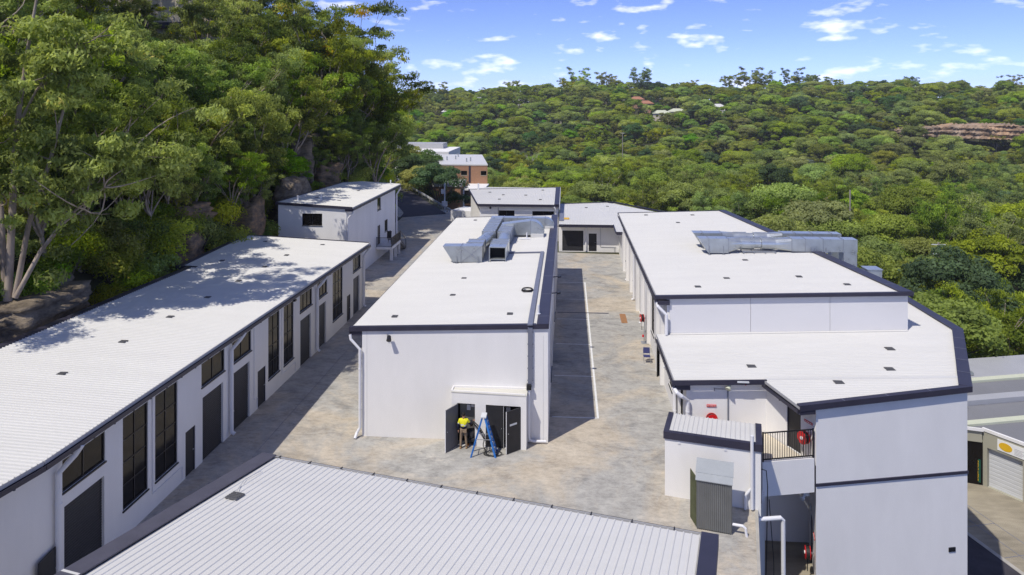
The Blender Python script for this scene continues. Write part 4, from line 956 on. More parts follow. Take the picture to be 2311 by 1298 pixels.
for z in (1.58, 2.5):
    f.bar((-20.35, 75.35, z), (-18.7, 75.35, z), .045); f.bar((-18.7, 75.35, z), (-18.7, 79.4, z), .045); f.bar((-18.7, 79.4, z), (-18.7, 82.2, z-1.45), .045)
for x, y in ((-20.3, 75.35), (-18.7, 75.35), (-18.7, 77.4), (-18.7, 79.4)): f.bar((x, y, 1.5), (x, y, 2.55), .06)
f.bar((-18.7, 82.2, .02), (-18.7, 82.2, 1.1), .06)
rail = f.build('balustrade', 'black', L2)
for k in range(14): f = MB(); x = -20.22+k*.115; f.bar((x, 75.35, 1.58), (x, 75.35, 2.5), .022); f.build('baluster', 'black', rail)
for k in range(32): f = MB(); y = 75.5+k*.12; f.bar((-18.7, y, 1.58), (-18.7, y, 2.5), .022); f.build('baluster', 'black', rail)
for k in range(8): f = MB(); f.box(-19.9, -18.75, 79.42+k*.33, 79.75+k*.33, 1.16-k*.165, 1.33-k*.165); f.build('stair_tread', 'kerb', L2)
f = MB(); f.obox((-18.78, 79.42, 1.1), (0, 2.7, -1.25), (.06, 0, 0), (0, 0, .25)); f.build('stair_stringer', 'black', L2)
f = MB(); f.box(-19.6, -19.2, 77.2, 77.6, 1.9, 1.95); f.bar((-19.6, 77.4, 1.5), (-19.4, 77.5, 2.9), .04); f.bar((-19.2, 77.2, 1.5), (-19.4, 77.6, 2.9), .04); f.obox((-19.75, 77.5, 2.0), (.5, 0, 0), (0, .12, .8), (0, .03, 0))
f.build('folded_chair', 'black', label='dark folded chair leaning on the upstairs landing of the back block', cat='chair')

# ------------------------------------------------------------------ back buildings at the end of the yard
BK = thing('warehouse', 'white back building with two dark strip windows behind the middle roof', 'warehouse', (-6, 93, 0))
def bk_z(x, y): return 4.48+(y-88)*.0633
mb = MB(); bo = [(2.35, 4.3, 2.6, 3.65), (6.5, 9.15, 2.6, 3.6)]
pb = wall_skin(mb, (-10.78, 88), (-1.1, 88), -.2, 4.35, bo, (0, 1), .15)
wall_skin(mb, (-10.78, 88), (-13.1, 97), -.2, lambda s: 4.35+.06*s, (), (1, 0)); wall_skin(mb, (-1.1, 88), (-1.1, 99), -.2, lambda s: 4.4+.063*s, (), (-1, 0)); wall_skin(mb, (-13.1, 97), (-1.1, 99.2), -.2, 4.9, (), (0, -1))
mb.build('wall', 'wall', BK)
for o in bo: fit_window(BK, pb, *o, 2, 1)
mb = MB(); ribbed(mb, -10.95, -1.55, lambda t: 87.6, lambda t: 99-(.0 if t > -9 else 0), lambda al, t, h: (t, al, bk_z(t, al)+h), .2)
def bklo(t): return 87.6+(-10.95-t)*3.95
ribbed(mb, -13.3, -10.95, bklo, lambda t: 97.2+(t+13.3)*.76, lambda al, t, h: (t, al, bk_z(t, al)+h), .2)
mb.build('roof_sheet', 'roof', BK)
eave(BK, [(-11, 87.62), (-1.0, 87.62)], bk_z, out=(0, -1), fas='trim')
mb = MB(); mb.obox((-1.58, 87.5, bk_z(0, 87.5)+.03), (0, 11.6, .735), (.6, 0, 0), (0, 0, .06)); mb.obox((-11.1, 87.5, bk_z(0, 87.5)-.12), (-2.35, 9.7, .62), (.10, .02, 0), (0, 0, .2)); mb.obox((-13.4, 97.1, bk_z(0, 97.1)-.1), (12.4, 2.1, .12), (0, .1, 0), (0, 0, .16)); mb.build('barge_capping', 'trim', BK)
f = MB(); f.obox((-.97, 87.5, 3.9), (0, 11.6, .7), (.05, 0, 0), (0, 0, .62)); f.build('parapet_flashing', 'pvc', BK)
for x, y in ((-10.3, 95.2), (-8.35, 93.5), (-5.4, 93.4), (-8.6, 90.6), (-3.3, 97.0), (-3.4, 90.6)): roof_vent(BK, x, y, bk_z(x, y)+.02, .36)
downpipe(BK, [(-1.6, 87.5, 4.2), (-1.45, 87.6, 3.9), (-1.4, 87.85, 3.4), (-1.4, 87.85, .2)], .1)
f = MB(); f.tube([(-12.1, 97.2, 5.0), (-12.1, 97.2, 5.9)], .12, 10); f.build('vent_pipe', 'pvc', BK)
f = MB(); f.tube([(-9.45, 87.97, 3.95), (-9.45, 87.9, 3.95)], .13, 14); f.build('round_vent', 'black', BK)
f = MB(); f.box(-8.5, -8.46, 87.95, 87.99, 0, 4); f.build('conduit', 'black', BK)

GR = thing('garage', 'low white garage closing the parking lane with one black roller door', 'garage', (3, 87, 0))
def gr_z(x, y): return 3.2+(y-81)*.02
mb = MB(); go = [(.4, 2.8, .02, 2.35), (3.4, 4.3, .02, 2.04)]
pg = wall_skin(mb, (-.98, 82), (5.8, 82), -.2, 3.12, go, (0, 1), .15)
wall_skin(mb, (5.8, 82), (5.8, 73.4), -.2, 3.1, (), (1, 0)); wall_skin(mb, (-.98, 82), (-.98, 95), -.2, 3.2, (), (1, 0)); wall_skin(mb, (-.98, 95.5), (6.2, 97), -16, 3.4, (), (0, -1)); wall_skin(mb, (6.2, 97), (15.5, 82), -16, 3.4, (), (-1, -.5))
mb.build('wall', 'wall', GR); fit_roller(GR, pg, *go[0]); fit_door(GR, pg, *go[1])
mb = MB(); ribbed(mb, -.95, 5.2, lambda t: 81, lambda t: 95+(t+.95)*.3, lambda al, t, h: (t, al, gr_z(t, al)+h), .2); ribbed(mb, 5.2, 15.4, lambda t: 77 if t < 6.2 else 73.9, lambda t: 96.8-(t-5.2)*1.2, lambda al, t, h: (t, al, gr_z(t, al)+h), .2); mb.build('roof_sheet', 'roof', GR)
eave(GR, [(-.95, 81.02), (5.15, 81.02)], gr_z, out=(0, -1), fas='trim')
mb = MB(); mb.obox((5.1, 76.9, 2.98), (0, 4.1, .08), (.1, 0, 0), (0, 0, .2)); mb.obox((5.2, 76.85, 2.86), (.6, 0, 0), (0, .1, 0), (0, 0, .32)); mb.obox((-.98, 95, 3.4), (7.2, 2, .04), (0, .12, 0), (0, 0, .18)); mb.obox((6.2, 97, 3.44), (9.3, -11.6, -.24), (.1, .06, 0), (0, 0, .18)); mb.build('barge_capping', 'trim', GR)
f = MB(); f.obox((-.95, 83, gr_z(0, 83)+.045), (0, 11.9, .24), (.55, 0, 0), (0, 0, .03)); f.build('flashing', 'trim_grey', GR)
for x, y in ((2.41, 92.4), (5.18, 93.6)): roof_vent(GR, x, y, gr_z(x, y)+.02, .36)
downpipe(GR, [(2.1, 80.95, 2.95), (2.1, 81.2, 2.8), (2.1, 81.9, 2.5), (2.1, 81.9, .1)], .09)
f = MB(); f.tube([(3.75, 81.97, 2.9), (3.75, 81.97, .55), (5.5, 81.97, .5)], .025, 6); f.tube([(5.35, 81.95, .5), (5.35, 81.95, .02)], .03, 6); f.build('conduit', 'steel', GR)
f = MB(); f.obox((-.4, 84.0, gr_z(0, 84)+.04), (.62, 0, 0), (0, 1.0, .02), (0, 0, .03)); f.build('roof_panel', 'ochre', label='loose yellow board lying on the garage roof', cat='board')

f = MB(); f.prism([(-16.6, 101.5), (-13.6, 100.6), (-12.4, 104), (-15.2, 105.4)], 0, 1.55)
f.build('low_wall', 'wall', label='low white block wall at the corner by the road', cat='wall')
PL = thing('meter_pole', 'short grey steel pole carrying two meter boxes by the guard rail', 'pole', (-18.8, 109.2, 0))
f = MB(); f.tube([(-18.8, 109.2, 0), (-18.8, 109.2, 4.5)], .10, 10); f.build('pole', 'tape', PL)
f = MB(); f.box(-19.2, -18.35, 108.85, 109.08, 1.0, 1.75); f.build('meter_box', 'tape', PL)
f = MB(); f.box(-19.3, -18.92, 108.9, 109.1, 2.9, 3.6); f.build('meter_box', 'tape', PL)
GRD = thing('guard_rail', 'galvanised guard rail along the edge of the ramp road', 'guard rail', (-27, 130, 0))
p, q = Vector((-17.2, 106.6, 0)), Vector((-38.2, 155, .1))
f = MB()
for z in (.52, .70): f.bar(p+Vector((0, 0, z)), q+Vector((0, 0, z)), .08, .14)
f.build('rail', 'tape', GRD)
for k in range(18):
    c = p.lerp(q, k/17); f = MB(); f.bar(c, c+Vector((0, 0, .78)), .12); f.build('post', 'timber', GRD)

# ------------------------------------------------------------------ brick block down the road
BR = thing('brick_building', 'orange brick flat roofed block with white roof beyond the back road', 'building', (-22, 160, -8))
def brick_wall(y, x0, x1, z0, z1, wins):
    mb = MB(); pw = wall_skin(mb, (x0, y), (x1, y), z0, z1, wins, (0, 1), .15); mb.build('wall', 'brick', BR)
    for o in wins: fit_window(BR, pw, *o, 1, 1, fr='taupe')
brick_wall(150, -34, -16.75, -9, 3.6, [(8.2, 9.6, 1.5, 2.5), (11.6, 13.0, 1.5, 2.5), (15.8, 17.1, 1.5, 2.5), (8.3, 9.4, -.8, .2)])
f = MB(); f.prism([(-16.95, 150.05), (-16.76, 150.05), (-21.3, 177.9), (-21.5, 177.9)], -9, 3.6); f.build('side_wall', 'brick', BR)
f = MB(); f.prism([(-34.1, 149.9), (-16.65, 149.9), (-21.2, 178), (-39, 178)], 3.61, 3.85); f.build('roof_slab', 'roof', BR)
f = MB(); f.box(-20.7, -20.3, 149.93, 149.99, 0, 3.5); f.build('downpipe', 'trim', BR)
f = MB(); f.box(-44, -30, 180.2, 200, -9, 4.35); f.build('upper_block', 'wall', BR)
f = MB(); f.box(-46, -33.5, 192, 199, 4.36, 5.7); f.build('roof_plant', 'fascia', BR)
for x, y in ((-27, 160), (-25.5, 163), (-22, 156), (-21.4, 158), (-26, 170), (-31, 168)):
    f = MB(); f.tube([(x, y, 3.8), (x, y, 4.7)], .14, 8); f.build('vent_pipe', 'steel', BR)
f = MB(); f.box(-26.4, -20.9, 139.5, 147, -9, .35); f.build('front_wing', 'brick', BR)
f = MB(); f.box(-26.5, -20.8, 139.3, 147.2, .355, .95); f.build('front_roof', 'roof', BR)
f = MB(); f.box(-20.4, -16.6, 141, 141.2, -3.2, -.55); f.build('opening_shade', 'black', BR); f = MB(); f.box(-20.6, -16.4, 140.8, 150, -.5, -.2); f.box(-20.6, -20.35, 140.8, 141.1, -9, -.5); f.box(-16.65, -16.4, 140.8, 141.1, -9, -.5); f.build('carport_frame', 'wall', BR)  # black sheet stands in for the shade inside the carport opening

# building on top of the bluff
HB = thing('apartment_block', 'large pale beige apartment block half hidden above the wooded bluff', 'building', (-55, 100, 18))
mb = MB(); hw = [(3+6*i, 5.4+6*i, 24, 26.4) for i in range(3)]+[(3+6*i, 5.4+6*i, 34, 36.4) for i in range(3)]
ph = wall_skin(mb, (-72, 96), (-50, 96), 14, 46, hw, (0, 1), .2); wall_skin(mb, (-50, 96), (-50, 111), 14, 46, (), (-1, 0)); wall_skin(mb, (-72, 96), (-72, 111), 14, 46, (), (1, 0)); mb.build('wall', 'cream', HB)
for o in hw: fit_window(HB, ph, *o, 2, 1)
f = MB(); f.box(-72.4, -49.6, 95.6, 111.4, 46, 46.4); f.build('roof_slab', 'fascia', HB)
f = MB(); f.box(-72.3, -49.8, 95.0, 95.9, 27.2, 28.0); f.build('balcony', 'trim', HB)

# ------------------------------------------------------------------ neighbour's workshop below the right wall
NB = thing('workshop', 'taupe workshop with grey stepped roofs and a silver shutter on the street below', 'workshop', (36, 60, -12.5))
u1 = Vector((.565, -.825)); u2 = Vector((.825, .565)); N0 = Vector((31.95, 57.8))     # along the front towards the viewer / into the block
def np_(s, t, z): q = N0+u1*s+u2*t; return (q.x, q.y, z)
mb = MB(); no = [(.25, 2.75, -12.5, -9.45)]
p0 = N0-u1*.1; p1 = N0+u1*12
pn = wall_skin(mb, tuple(p0), tuple(p1), -12.9, -8.25, [(.3, 2.75, -12.5, -9.5)], tuple(u2), .35); mb.build('wall', 'taupe', NB)
fit_roller(NB, pn, .3, 2.75, -12.5, -9.5, .3, 'shutter', .3)
f = MB(); f.obox(np_(-.15, -.06, -8.3), Vector((*u1, 0))*12.2, Vector((*u2, 0))*.2, (0, 0, .22)); f.obox(np_(-.15, -.2, -8.3), Vector((*u1, 0))*.2, Vector((-1.6, .4, 0)), (0, 0, .22)); f.build('parapet', 'wall', NB)
d1 = Vector((.966, .26)); 
def strip(name, a, b, za, zb, m, x0=24.5, x1=64):
    # roof strip between two depth lines at x = 30
    f = MB(); f.add([(x0, a+(x0-30)*.26, za), (x1, a+(x1-30)*.26, za), (x1, b+(x1-30)*.26, zb), (x0, b+(x0-30)*.26, zb), (x0, a+(x0-30)*.26, -12.9), (x1, a+(x1-30)*.26, -12.9), (x1, b+(x1-30)*.26, -12.9), (x0, b+(x0-30)*.26, -12.9)],
                    [[0, 1, 2, 3], [0, 4, 5, 1], [1, 5, 6, 2], [2, 6, 7, 3], [3, 7, 4, 0]]); return f.build(name, m, NB)
f = MB(); f.add([np_(-.5, .1, -8.26), np_(12, .1, -8.26), (66, 62, -8.26), (66, 67.5, -8.26), (30.8, 58.55, -8.26)], [[0, 1, 2, 3, 4]]); f.build('lower_roof', 'greyroof', NB)
strip('parapet_cap', 58.1, 58.7, -8.1, -8.05, 'cream_cap'); strip('roof_deck', 58.75, 60.9, -8.25, -8.0, 'greyroof'); strip('white_upstand', 61.0, 61.9, -7.6, -7.55, 'roof_grey'); strip('roof_deck', 61.95, 64.3, -7.65, -7.6, 'greyroof')
strip('parapet_cap', 64.35, 64.95, -7.42, -7.38, 'cream_cap'); strip('upper_roof', 65.0, 69.0, -7.5, -7.3, 'roof_grey')
f = MB(); f.box(33.3, 36.2, 67.1, 68.3, -7.42, -7.2); f.build('vent_tray', 'galv', NB)
f = MB(); f.tube([(35.0, 67.7, -7.2), (35.0, 67.7, -6.85)], .22, 12); f.tube([(35, 67.7, -6.85), (35, 67.7, -6.75), (35, 67.7, -6.5), (35, 67.7, -6.4)], [.3, .4, .4, .15], 14); f.build('whirlybird_vent', 'galv', NB)
f = MB(); f.tube([(32.1, 61.0, -7.9), (32.1, 61.0, -7.5), (32.4, 61.0, -7.4)], .05, 8); f.build('vent_pipe', 'steel', NB)
# shopfront left of the shutter
f = MB(); f.obox(np_(-.1, -.02, -12.5), Vector((-1.5, .45, 0)), Vector((.05, .12, 0)), (0, 0, 3.3)); f.build('shop_glazing', 'glass', NB)
f = MB(); f.obox(np_(-.1, -.1, -9.2), Vector((-2.0, .5, 0)), Vector((.05, .12, 0)), (0, 0, .92)); f.build('awning_fascia', 'taupe', NB)
# signs
def sign_board(name, label, o, a, up, mats):
    S = thing(name, label, 'sign', o); nrm = Vector(a).cross(Vector(up)).normalized()
    return S, nrm
def text(txt, loc, a, up, size, m, parent, spacing=1.0, align='CENTER'):
    cu = bpy.data.curves.new('lettering', 'FONT'); cu.body = txt; cu.size = size; cu.align_x = align; cu.align_y = 'CENTER'; cu.extrude = .004; cu.space_line = spacing
    tmp = bpy.data.objects.new('tmp', cu); COL.objects.link(tmp); dg = bpy.context.evaluated_depsgraph_get(); dg.update()
    me = bpy.data.meshes.new_from_object(tmp.evaluated_get(dg)); bpy.data.objects.remove(tmp); bpy.data.curves.remove(cu)
    o = bpy.data.objects.new('lettering', me); COL.objects.link(o); me.materials.clear(); me.materials.append(M[m])
    a, up = Vector(a).normalized(), Vector(up).normalized(); n = a.cross(up)
    mw = Matrix((( a.x, up.x, n.x, loc[0]), (a.y, up.y, n.y, loc[1]), (a.z, up.z, n.z, loc[2]), (0, 0, 0, 1)))
    me.transform(mw); off = parent.location
    me.transform(Matrix.Translation(-off)); o.parent = parent
    return o
U1, U2 = Vector((*u1, 0)), Vector((*u2, 0)); ZU = Vector((0, 0, 1))
S = thing('shop_sign', 'white board with a yellow oval above the silver shutter', 'sign', np_(1.9, -.05, -9.3))
f = MB(); f.obox(np_(.95, -.06, -9.32), U1*1.95, U2*.05, (0, 0, .82)); f.build('board', 'sign_white', S)
f = MB(); c = Vector(np_(1.52, -.075, -8.92)); vs = [tuple(c+U1*.46*math.cos(t)+ZU*.30*math.sin(t)) for t in np.linspace(0, 6.283, 29)[:-1]]; f.add(vs+[tuple(Vector(v)+U2*.012) for v in vs], [list(range(28))]+[[i, (i+1) % 28, 28+(i+1) % 28, 28+i] for i in range(28)]); f.build('oval', 'sign_yellow', S)
f = MB()
for k in range(5): f.obox(np_(2.12, -.068, -9.2+k*.1), U1*(.5+.12*(k % 3)), U2*.005, (0, 0, .035))
f.build('small_print', 'fascia', S)
S = thing('shop_sign', 'dark green post sign with yellow telephone number beside the silver shutter', 'sign', np_(-.75, -.12, -12.3))
f = MB(); f.obox(np_(-.52, -.2, -12.3), U1*.36-U2*.02, U2*.05, (0, 0, 1.75)); f.build('board', 'sign_green', S)
for k, ch in enumerate('94701873'): text(ch, np_(-.34, -.225, -10.75-k*.19-(.06 if k > 3 else 0)), U1, ZU, .24, 'sign_yellow', S)
S = thing('shop_sign', 'green panel with a yellow oval on the dark shopfront', 'sign', np_(-1.6, -.2, -12.0))
f = MB(); f.obox(np_(-1.5, -.12, -11.3), Vector((.85, -.25, 0)), U2*.04, (0, 0, 1.1)); f.build('board', 'sign_green', S)
f = MB(); c = Vector(np_(-1.05, -.2, -10.75)); aa = Vector((.96, -.28, 0)); vs = [tuple(c+aa*.3*math.cos(t)+ZU*.28*math.sin(t)) for t in np.linspace(0, 6.283, 25)[:-1]]; f.add(vs+[tuple(Vector(v)+U2*.012) for v in vs], [list(range(24))]+[[i, (i+1) % 24, 24+(i+1) % 24, 24+i] for i in range(24)]); f.build('oval', 'sign_yellow', S)
f = MB(); f.obox(np_(-1.5, -.14, -12.15), Vector((.9, -.26, 0)), U2*.03, (0, 0, .75)); f.build('notice_board', 'sign_white', label='white notice board low on the dark shopfront', cat='sign')
S = thing('shop_sign', 'white fascia board with dark lettering over the dark shopfront', 'sign', np_(-1.6, -.3, -9.2))
f = MB(); f.obox(np_(-1.8, -.25, -9.15), Vector((1.15, -.33, 0)), U2*.04, (0, 0, .8)); f.build('board', 'sign_white', S)
f = MB()
for k, w in enumerate((.55, .8, .45)): f.obox(np_(-1.6, -.34, -8.65-k*.16), Vector((w, -.28*w, 0)), U2*.006, (0, 0, .06))
f.build('small_print', 'fascia', S)
f = MB(); f.obox(np_(3.75, -.06, -11.3), U1*1.3, U2*.05, (0, 0, .55)); f.build('small_sign', 'sign_white', label='small white sign right of the silver shutter', cat='sign')
# street below
f = MB(); f.add([(22.3, 40, -12.52), (60, 10, -12.52), (60, 45, -12.52), (31.4, 58.6, -12.52), (22.3, 62, -12.52)], [[0, 1, 2, 3, 4]]); f.build('driveway', 'pave', kind='structure', label='stained concrete forecourt below the right wall')
f = MB(); K0, K1 = Vector((25.3, 59.2)), Vector((36, 19.4)); kd = (K1-K0).normalized(); kn = Vector((kd.y, -kd.x))
f.obox((K0.x, K0.y, -12.62), (K1.x-K0.x, K1.y-K0.y, 0), (kn.x*.3, kn.y*.3, 0), (0, 0, .14)); f.build('street_kerb', 'kerb', kind='structure')
f = MB(); q0, q1 = K0+kn*.3, K1+kn*.3; f.add([(q0.x, q0.y, -12.505), (q1.x, q1.y, -12.505), (q1.x+kn.x*20, q1.y+kn.y*20, -12.505), (q0.x+kn.x*20, q0.y+kn.y*20, -12.505)], [[0, 1, 2, 3]]); f.build('street', 'asphalt', kind='structure')
f = MB()
for k in range(4):
    a = K0+kd*(4+k*3.4)-kn*.1; f.obox((a.x, a.y, -12.517), (-kn.x*2.6, -kn.y*2.6, 0), (kd.x*.05, kd.y*.05, 0), (0, 0, .004))
for w in (1.3, 2.7): f.obox((K0.x-kn.x*w, K0.y-kn.y*w, -12.517), (K1.x-K0.x, K1.y-K0.y, 0), (kn.x*.05, kn.y*.05, 0), (0, 0, .004))
f.build('pavement_joint', 'trim_grey', kind='structure')
f = MB(); f.tube([(25, 55, -7.5), (30.8, 56.2, -11.0), (37, 51, -13)], .02, 5) if False else None

# ------------------------------------------------------------------ fittings
def hose_reel(label, c, ax, stand=None, lab2=None):
    H = thing('hose_reel', label, 'hose reel', tuple(Vector(c)-Vector((0, 0, .5))), 'fire hose reels'); c = Vector(c); ax = Vector(ax).normalized()
    f = MB(); f.disc(c+ax*.10, ax, .07, .28, .025); f.build('flange_disc', 'red', H); f = MB(); f.disc(c-ax*.10, ax, .07, .28, .025); f.build('flange_disc', 'red', H)
    f = MB(); f.disc(c, ax, .07, .25, .17); f.build('hose', 'hose', H)
    f = MB(); f.disc(c+ax*.12, ax, .0, .075, .05); f.build('hub', 'sign_white', H)
    f = MB(); f.bar(c-ax*.12, c-ax*.26, .07); f.build('bracket', 'steel', H)
    f = MB(); side = ax.cross(ZU).normalized(); f.tube([c-ZU*.24, c-ZU*.5+side*.05, c-ZU*.85+side*.02], .022, 6); f.build('hose_tail', 'hose', H)
    return H
hose_reel('red fire hose reel on the white wall just above the shed roof', (7.0, 35.45, 1.6), (0, -1, 0))
dn = Vector((aD.y, -aD.x, 0))
cD = Vector((*(Vector(pD)+aD*2.85), 2.0))
hose_reel('red fire hose reel behind the black balcony balustrade', tuple(cD+dn*.28), tuple(dn))
cE = Vector(ptE(2.9, -3.4, -.30)); nE = (Vector(ptE(2.9, -3.4, -.3))-Vector(ptE(2.9, -3.4, 0))).normalized()
hose_reel('red fire hose reel in the shaded lower entrance', tuple(cE), tuple(nE))
H = hose_reel('red fire hose reel on a steel stand beside the right warehouse wall', (5.25, 51.2, 1.75), (-1, -.15, 0))
f = MB(); f.bar((5.4, 51.1, 0), (5.4, 51.1, 1.75), .07); f.bar((5.55, 51.35, 0), (5.55, 51.35, 1.9), .07); f.bar((5.42, 51.12, .8), (5.55, 51.33, .8), .05); f.box(5.2, 5.7, 50.9, 51.5, 0, .04); f.build('stand', 'steel', H)
f = MB(); f.tube([(5.32, 51.1, .45), (5.32, 51.1, .6)], .07, 8); f.build('valve', 'red', H)
S = thing('fire_sign', 'red strip sign reading fire hose reel above the shed', 'sign', (7.0, 35.68, 2.15))
f = MB(); f.box(6.78, 7.24, 35.66, 35.695, 2.12, 2.22); f.build('board', 'red', S); text('FIRE HOSE REEL', (7.01, 35.655, 2.17), (1, 0, 0), ZU, .065, 'sign_white', S)
S = thing('fire_sign', 'red strip sign on the white wall above the balcony hose reel', 'sign', tuple(cD+ZU*.62))
f = MB(); c = cD+dn*.01+ZU*.6; sdv = Vector((aD.x, aD.y, 0)); f.obox(c-sdv*.25, sdv*.5, dn*.02, (0, 0, .1)); f.build('board', 'red', S); text('FIRE HOSE REEL', tuple(c+dn*.026+ZU*.05), tuple(sdv), ZU, .065, 'sign_white', S)
S = thing('fire_sign', 'red strip sign above the hose reel in the lower entrance', 'sign', tuple(cE+ZU*.75))
sE = (Vector(ptE(3.0, 0, 0))-Vector(ptE(2.0, 0, 0))).normalized(); c = cE-nE*.28+ZU*.72; f = MB(); f.obox(c-sE*.25, sE*.5, nE*.02, (0, 0, .1)); f.build('board', 'red', S); text('FIRE HOSE REEL', tuple(c+nE*.026+ZU*.05), tuple(sE), ZU, .065, 'sign_white', S)
# flood lamp and alarm on the hose-reel wall
FL = thing('floodlight', 'floodlight on a conduit arm above the hose reel wall', 'floodlight', (7.75, 35.6, 1.2))
f = MB(); f.tube([(7.8, 35.66, 1.2), (7.8, 35.66, 3.05)], .03, 8); f.tube([(7.15, 35.66, 3.0), (7.8, 35.66, 3.0)], .02, 6); f.tube([(7.15, 35.66, 2.9), (7.15, 35.66, 3.05)], .02, 6); f.build('conduit', 'trim_grey', FL)
f = MB(); f.tube([(7.85, 35.5, 3.3), (7.72, 35.35, 3.12)], [.07, .14], 12); f.build('lamp_head', 'cream_cap', FL)
f = MB(); f.tube([(8.62, 35.69, 3.3), (8.62, 35.6, 3.3)], .06, 10); f.build('alarm_light', 'red', label='small red alarm lamp under the dark eave', cat='alarm')
f = MB(); f.box(8.15, 8.7, 35.2, 35.29, 3.5, 3.56); f.build('eave_bracket', 'tape', RL)

CH = thing('chair', 'blue vinyl stacking chair with steel legs by the open black door', 'chair', (5.15, 47.3, 0))
f = MB(); f.box(4.95, 5.38, 47.1, 47.5, .42, .47); f.build('seat', 'vinyl', CH, bevel=.015); f = MB(); f.obox((4.95, 47.5, .55), (.43, 0, 0), (0, .03, 0), (0, .08, .36)); f.build('backrest', 'vinyl', CH, bevel=.012)
for x, y in ((4.96, 47.1), (5.37, 47.1), (4.96, 47.52), (5.37, 47.52)): f = MB(); f.tube([(x, y, 0), (x, y+(.02 if y > 47.3 else 0), .42)]+([(x, y+.06, .9)] if y > 47.3 else []), .013, 6); f.build('leg', 'steel', CH)
f = MB(); f.obox((5.5, 44.9, .02), (.28, .95, 0), (.045, -.012, 0), (0, 0, 2.1)); f.build('door', 'door', RU, label='charcoal door leaf standing open into the yard')

# stepladder
LD = thing('stepladder', 'blue fibreglass stepladder standing open before the switch room', 'ladder', (-4.0, 34.4, 0))
ap = (-4.02, 34.45, 1.86)
for s, y0 in ((-.24, -.32), (.24, .30)):
    f = MB(); f.bar((-3.42, 34.42+y0, 0), (-3.95, 34.45+s*.7, 1.84), .055, .09); f.build('front_rail', 'blue', LD); f = MB(); f.bar((-4.6, 34.35+y0, 0), (-4.08, 34.45+s*.7, 1.82), .05, .07); f.build('rear_rail', 'blue', LD)
for k in range(1, 7):
    t = k/7; x = -3.42-(.53)*t; w0 = -.32+.152*t; w1 = .30-.132*t; f = MB(); f.box(x-.05, x+.05, 34.42+.03*t+w0+.03, 34.42+.03*t+w1-.03, 1.84*t-.015, 1.84*t+.015); f.build('step', 'tape', LD)
for t in (.25, .55): x = -4.6+.52*t; f = MB(); f.bar((x, 34.08+.12*t, 1.82*t), (x, 34.62-.05*t, 1.82*t), .03); f.build('brace', 'tape', LD)
f = MB(); f.box(-4.15, -3.88, 34.2, 34.7, 1.82, 1.9); f.build('top_cap', 'tape', LD, bevel=.015)
f = MB(); f.bar((-4.35, 34.1, .85), (-3.66, 34.12, .85), .025); f.bar((-4.35, 34.72, .85), (-3.66, 34.7, .85), .025); f.build('spreader', 'steel', LD)
# cable bundle
f = MB(); rnd = random.Random(5)
for k in range(9):
    a = [(-4.65+.02*rnd.random(), 35.0, 1.35+.03*rnd.random()), (-4.35+.1*rnd.random(), 34.85, 1.05+.1*rnd.random()), (-4.2+.25*rnd.random(), 34.75, .6+.2*rnd.random()), (-4.1+.35*rnd.random(), 34.6+.1*rnd.random(), .22+.16*rnd.random())]
    cx, cy = -3.72+.18*rnd.random(), 34.4+.1*rnd.random(); rr = .25+.22*rnd.random()
    a += [(cx+rr*math.cos(t)*1.1, cy+rr*.7*math.sin(t), .03+.05*rnd.random()) for t in np.linspace(2.6+rnd.random(), 5+4*rnd.random(), 14)]
    f.tube(a, .009, 5)
f.tube([(-4.72, 34.98, 1.38), (-4.4, 34.9, 1.05), (-4.15, 34.8, .8)], [.035, .03, .025], 8)
f.build('cable_bundle', 'hose', label='tangled black cables trailing from the switchboard under the ladder', cat='cable')

# ------------------------------------------------------------------ the two electricians
def skin_mesh(name, nodes, edges, root, m, parent, sub=2):
    me = bpy.data.meshes.new(name); keys = list(nodes); idx = {k: i for i, k in enumerate(keys)}
    me.from_pydata([nodes[k][0] for k in keys], [(idx[a], idx[b]) for a, b in edges], []); me.update()
    o = bpy.data.objects.new(name, me); COL.objects.link(o)
    sk = o.modifiers.new('skin', 'SKIN'); sk.use_smooth_shade = True
    for k in keys:
        v = me.skin_vertices[0].data[idx[k]]; r = nodes[k][1]; v.radius = (r, r) if not isinstance(r, tuple) else r; v.use_root = (k == root)
    s = o.modifiers.new('sub', 'SUBSURF'); s.levels = sub; s.render_levels = sub
    dg = bpy.context.evaluated_depsgraph_get(); dg.update(); new = bpy.data.meshes.new_from_object(o.evaluated_get(dg))
    bpy.data.objects.remove(o); o = bpy.data.objects.new(name, new); COL.objects.link(o); o.parent = parent; new.shade_smooth()
    for mm in m if isinstance(m, list) else [m]: new.materials.append(M[mm])
    return o
def ell(mb, c, r, n=14, k=10, sq=1.):
    vs = []
    for i in range(k+1):
        a = math.pi*i/k
        for j in range(n): b = 2*math.pi*j/n; vs.append((c[0]+r[0]*math.sin(a)*math.cos(b), c[1]+r[1]*math.sin(a)*math.sin(b), c[2]+r[2]*math.cos(a)))
    mb.add(vs, [[i*n+j, i*n+(j+1) % n, (i+1)*n+(j+1) % n, (i+1)*n+j] for i in range(k) for j in range(n)]); return mb
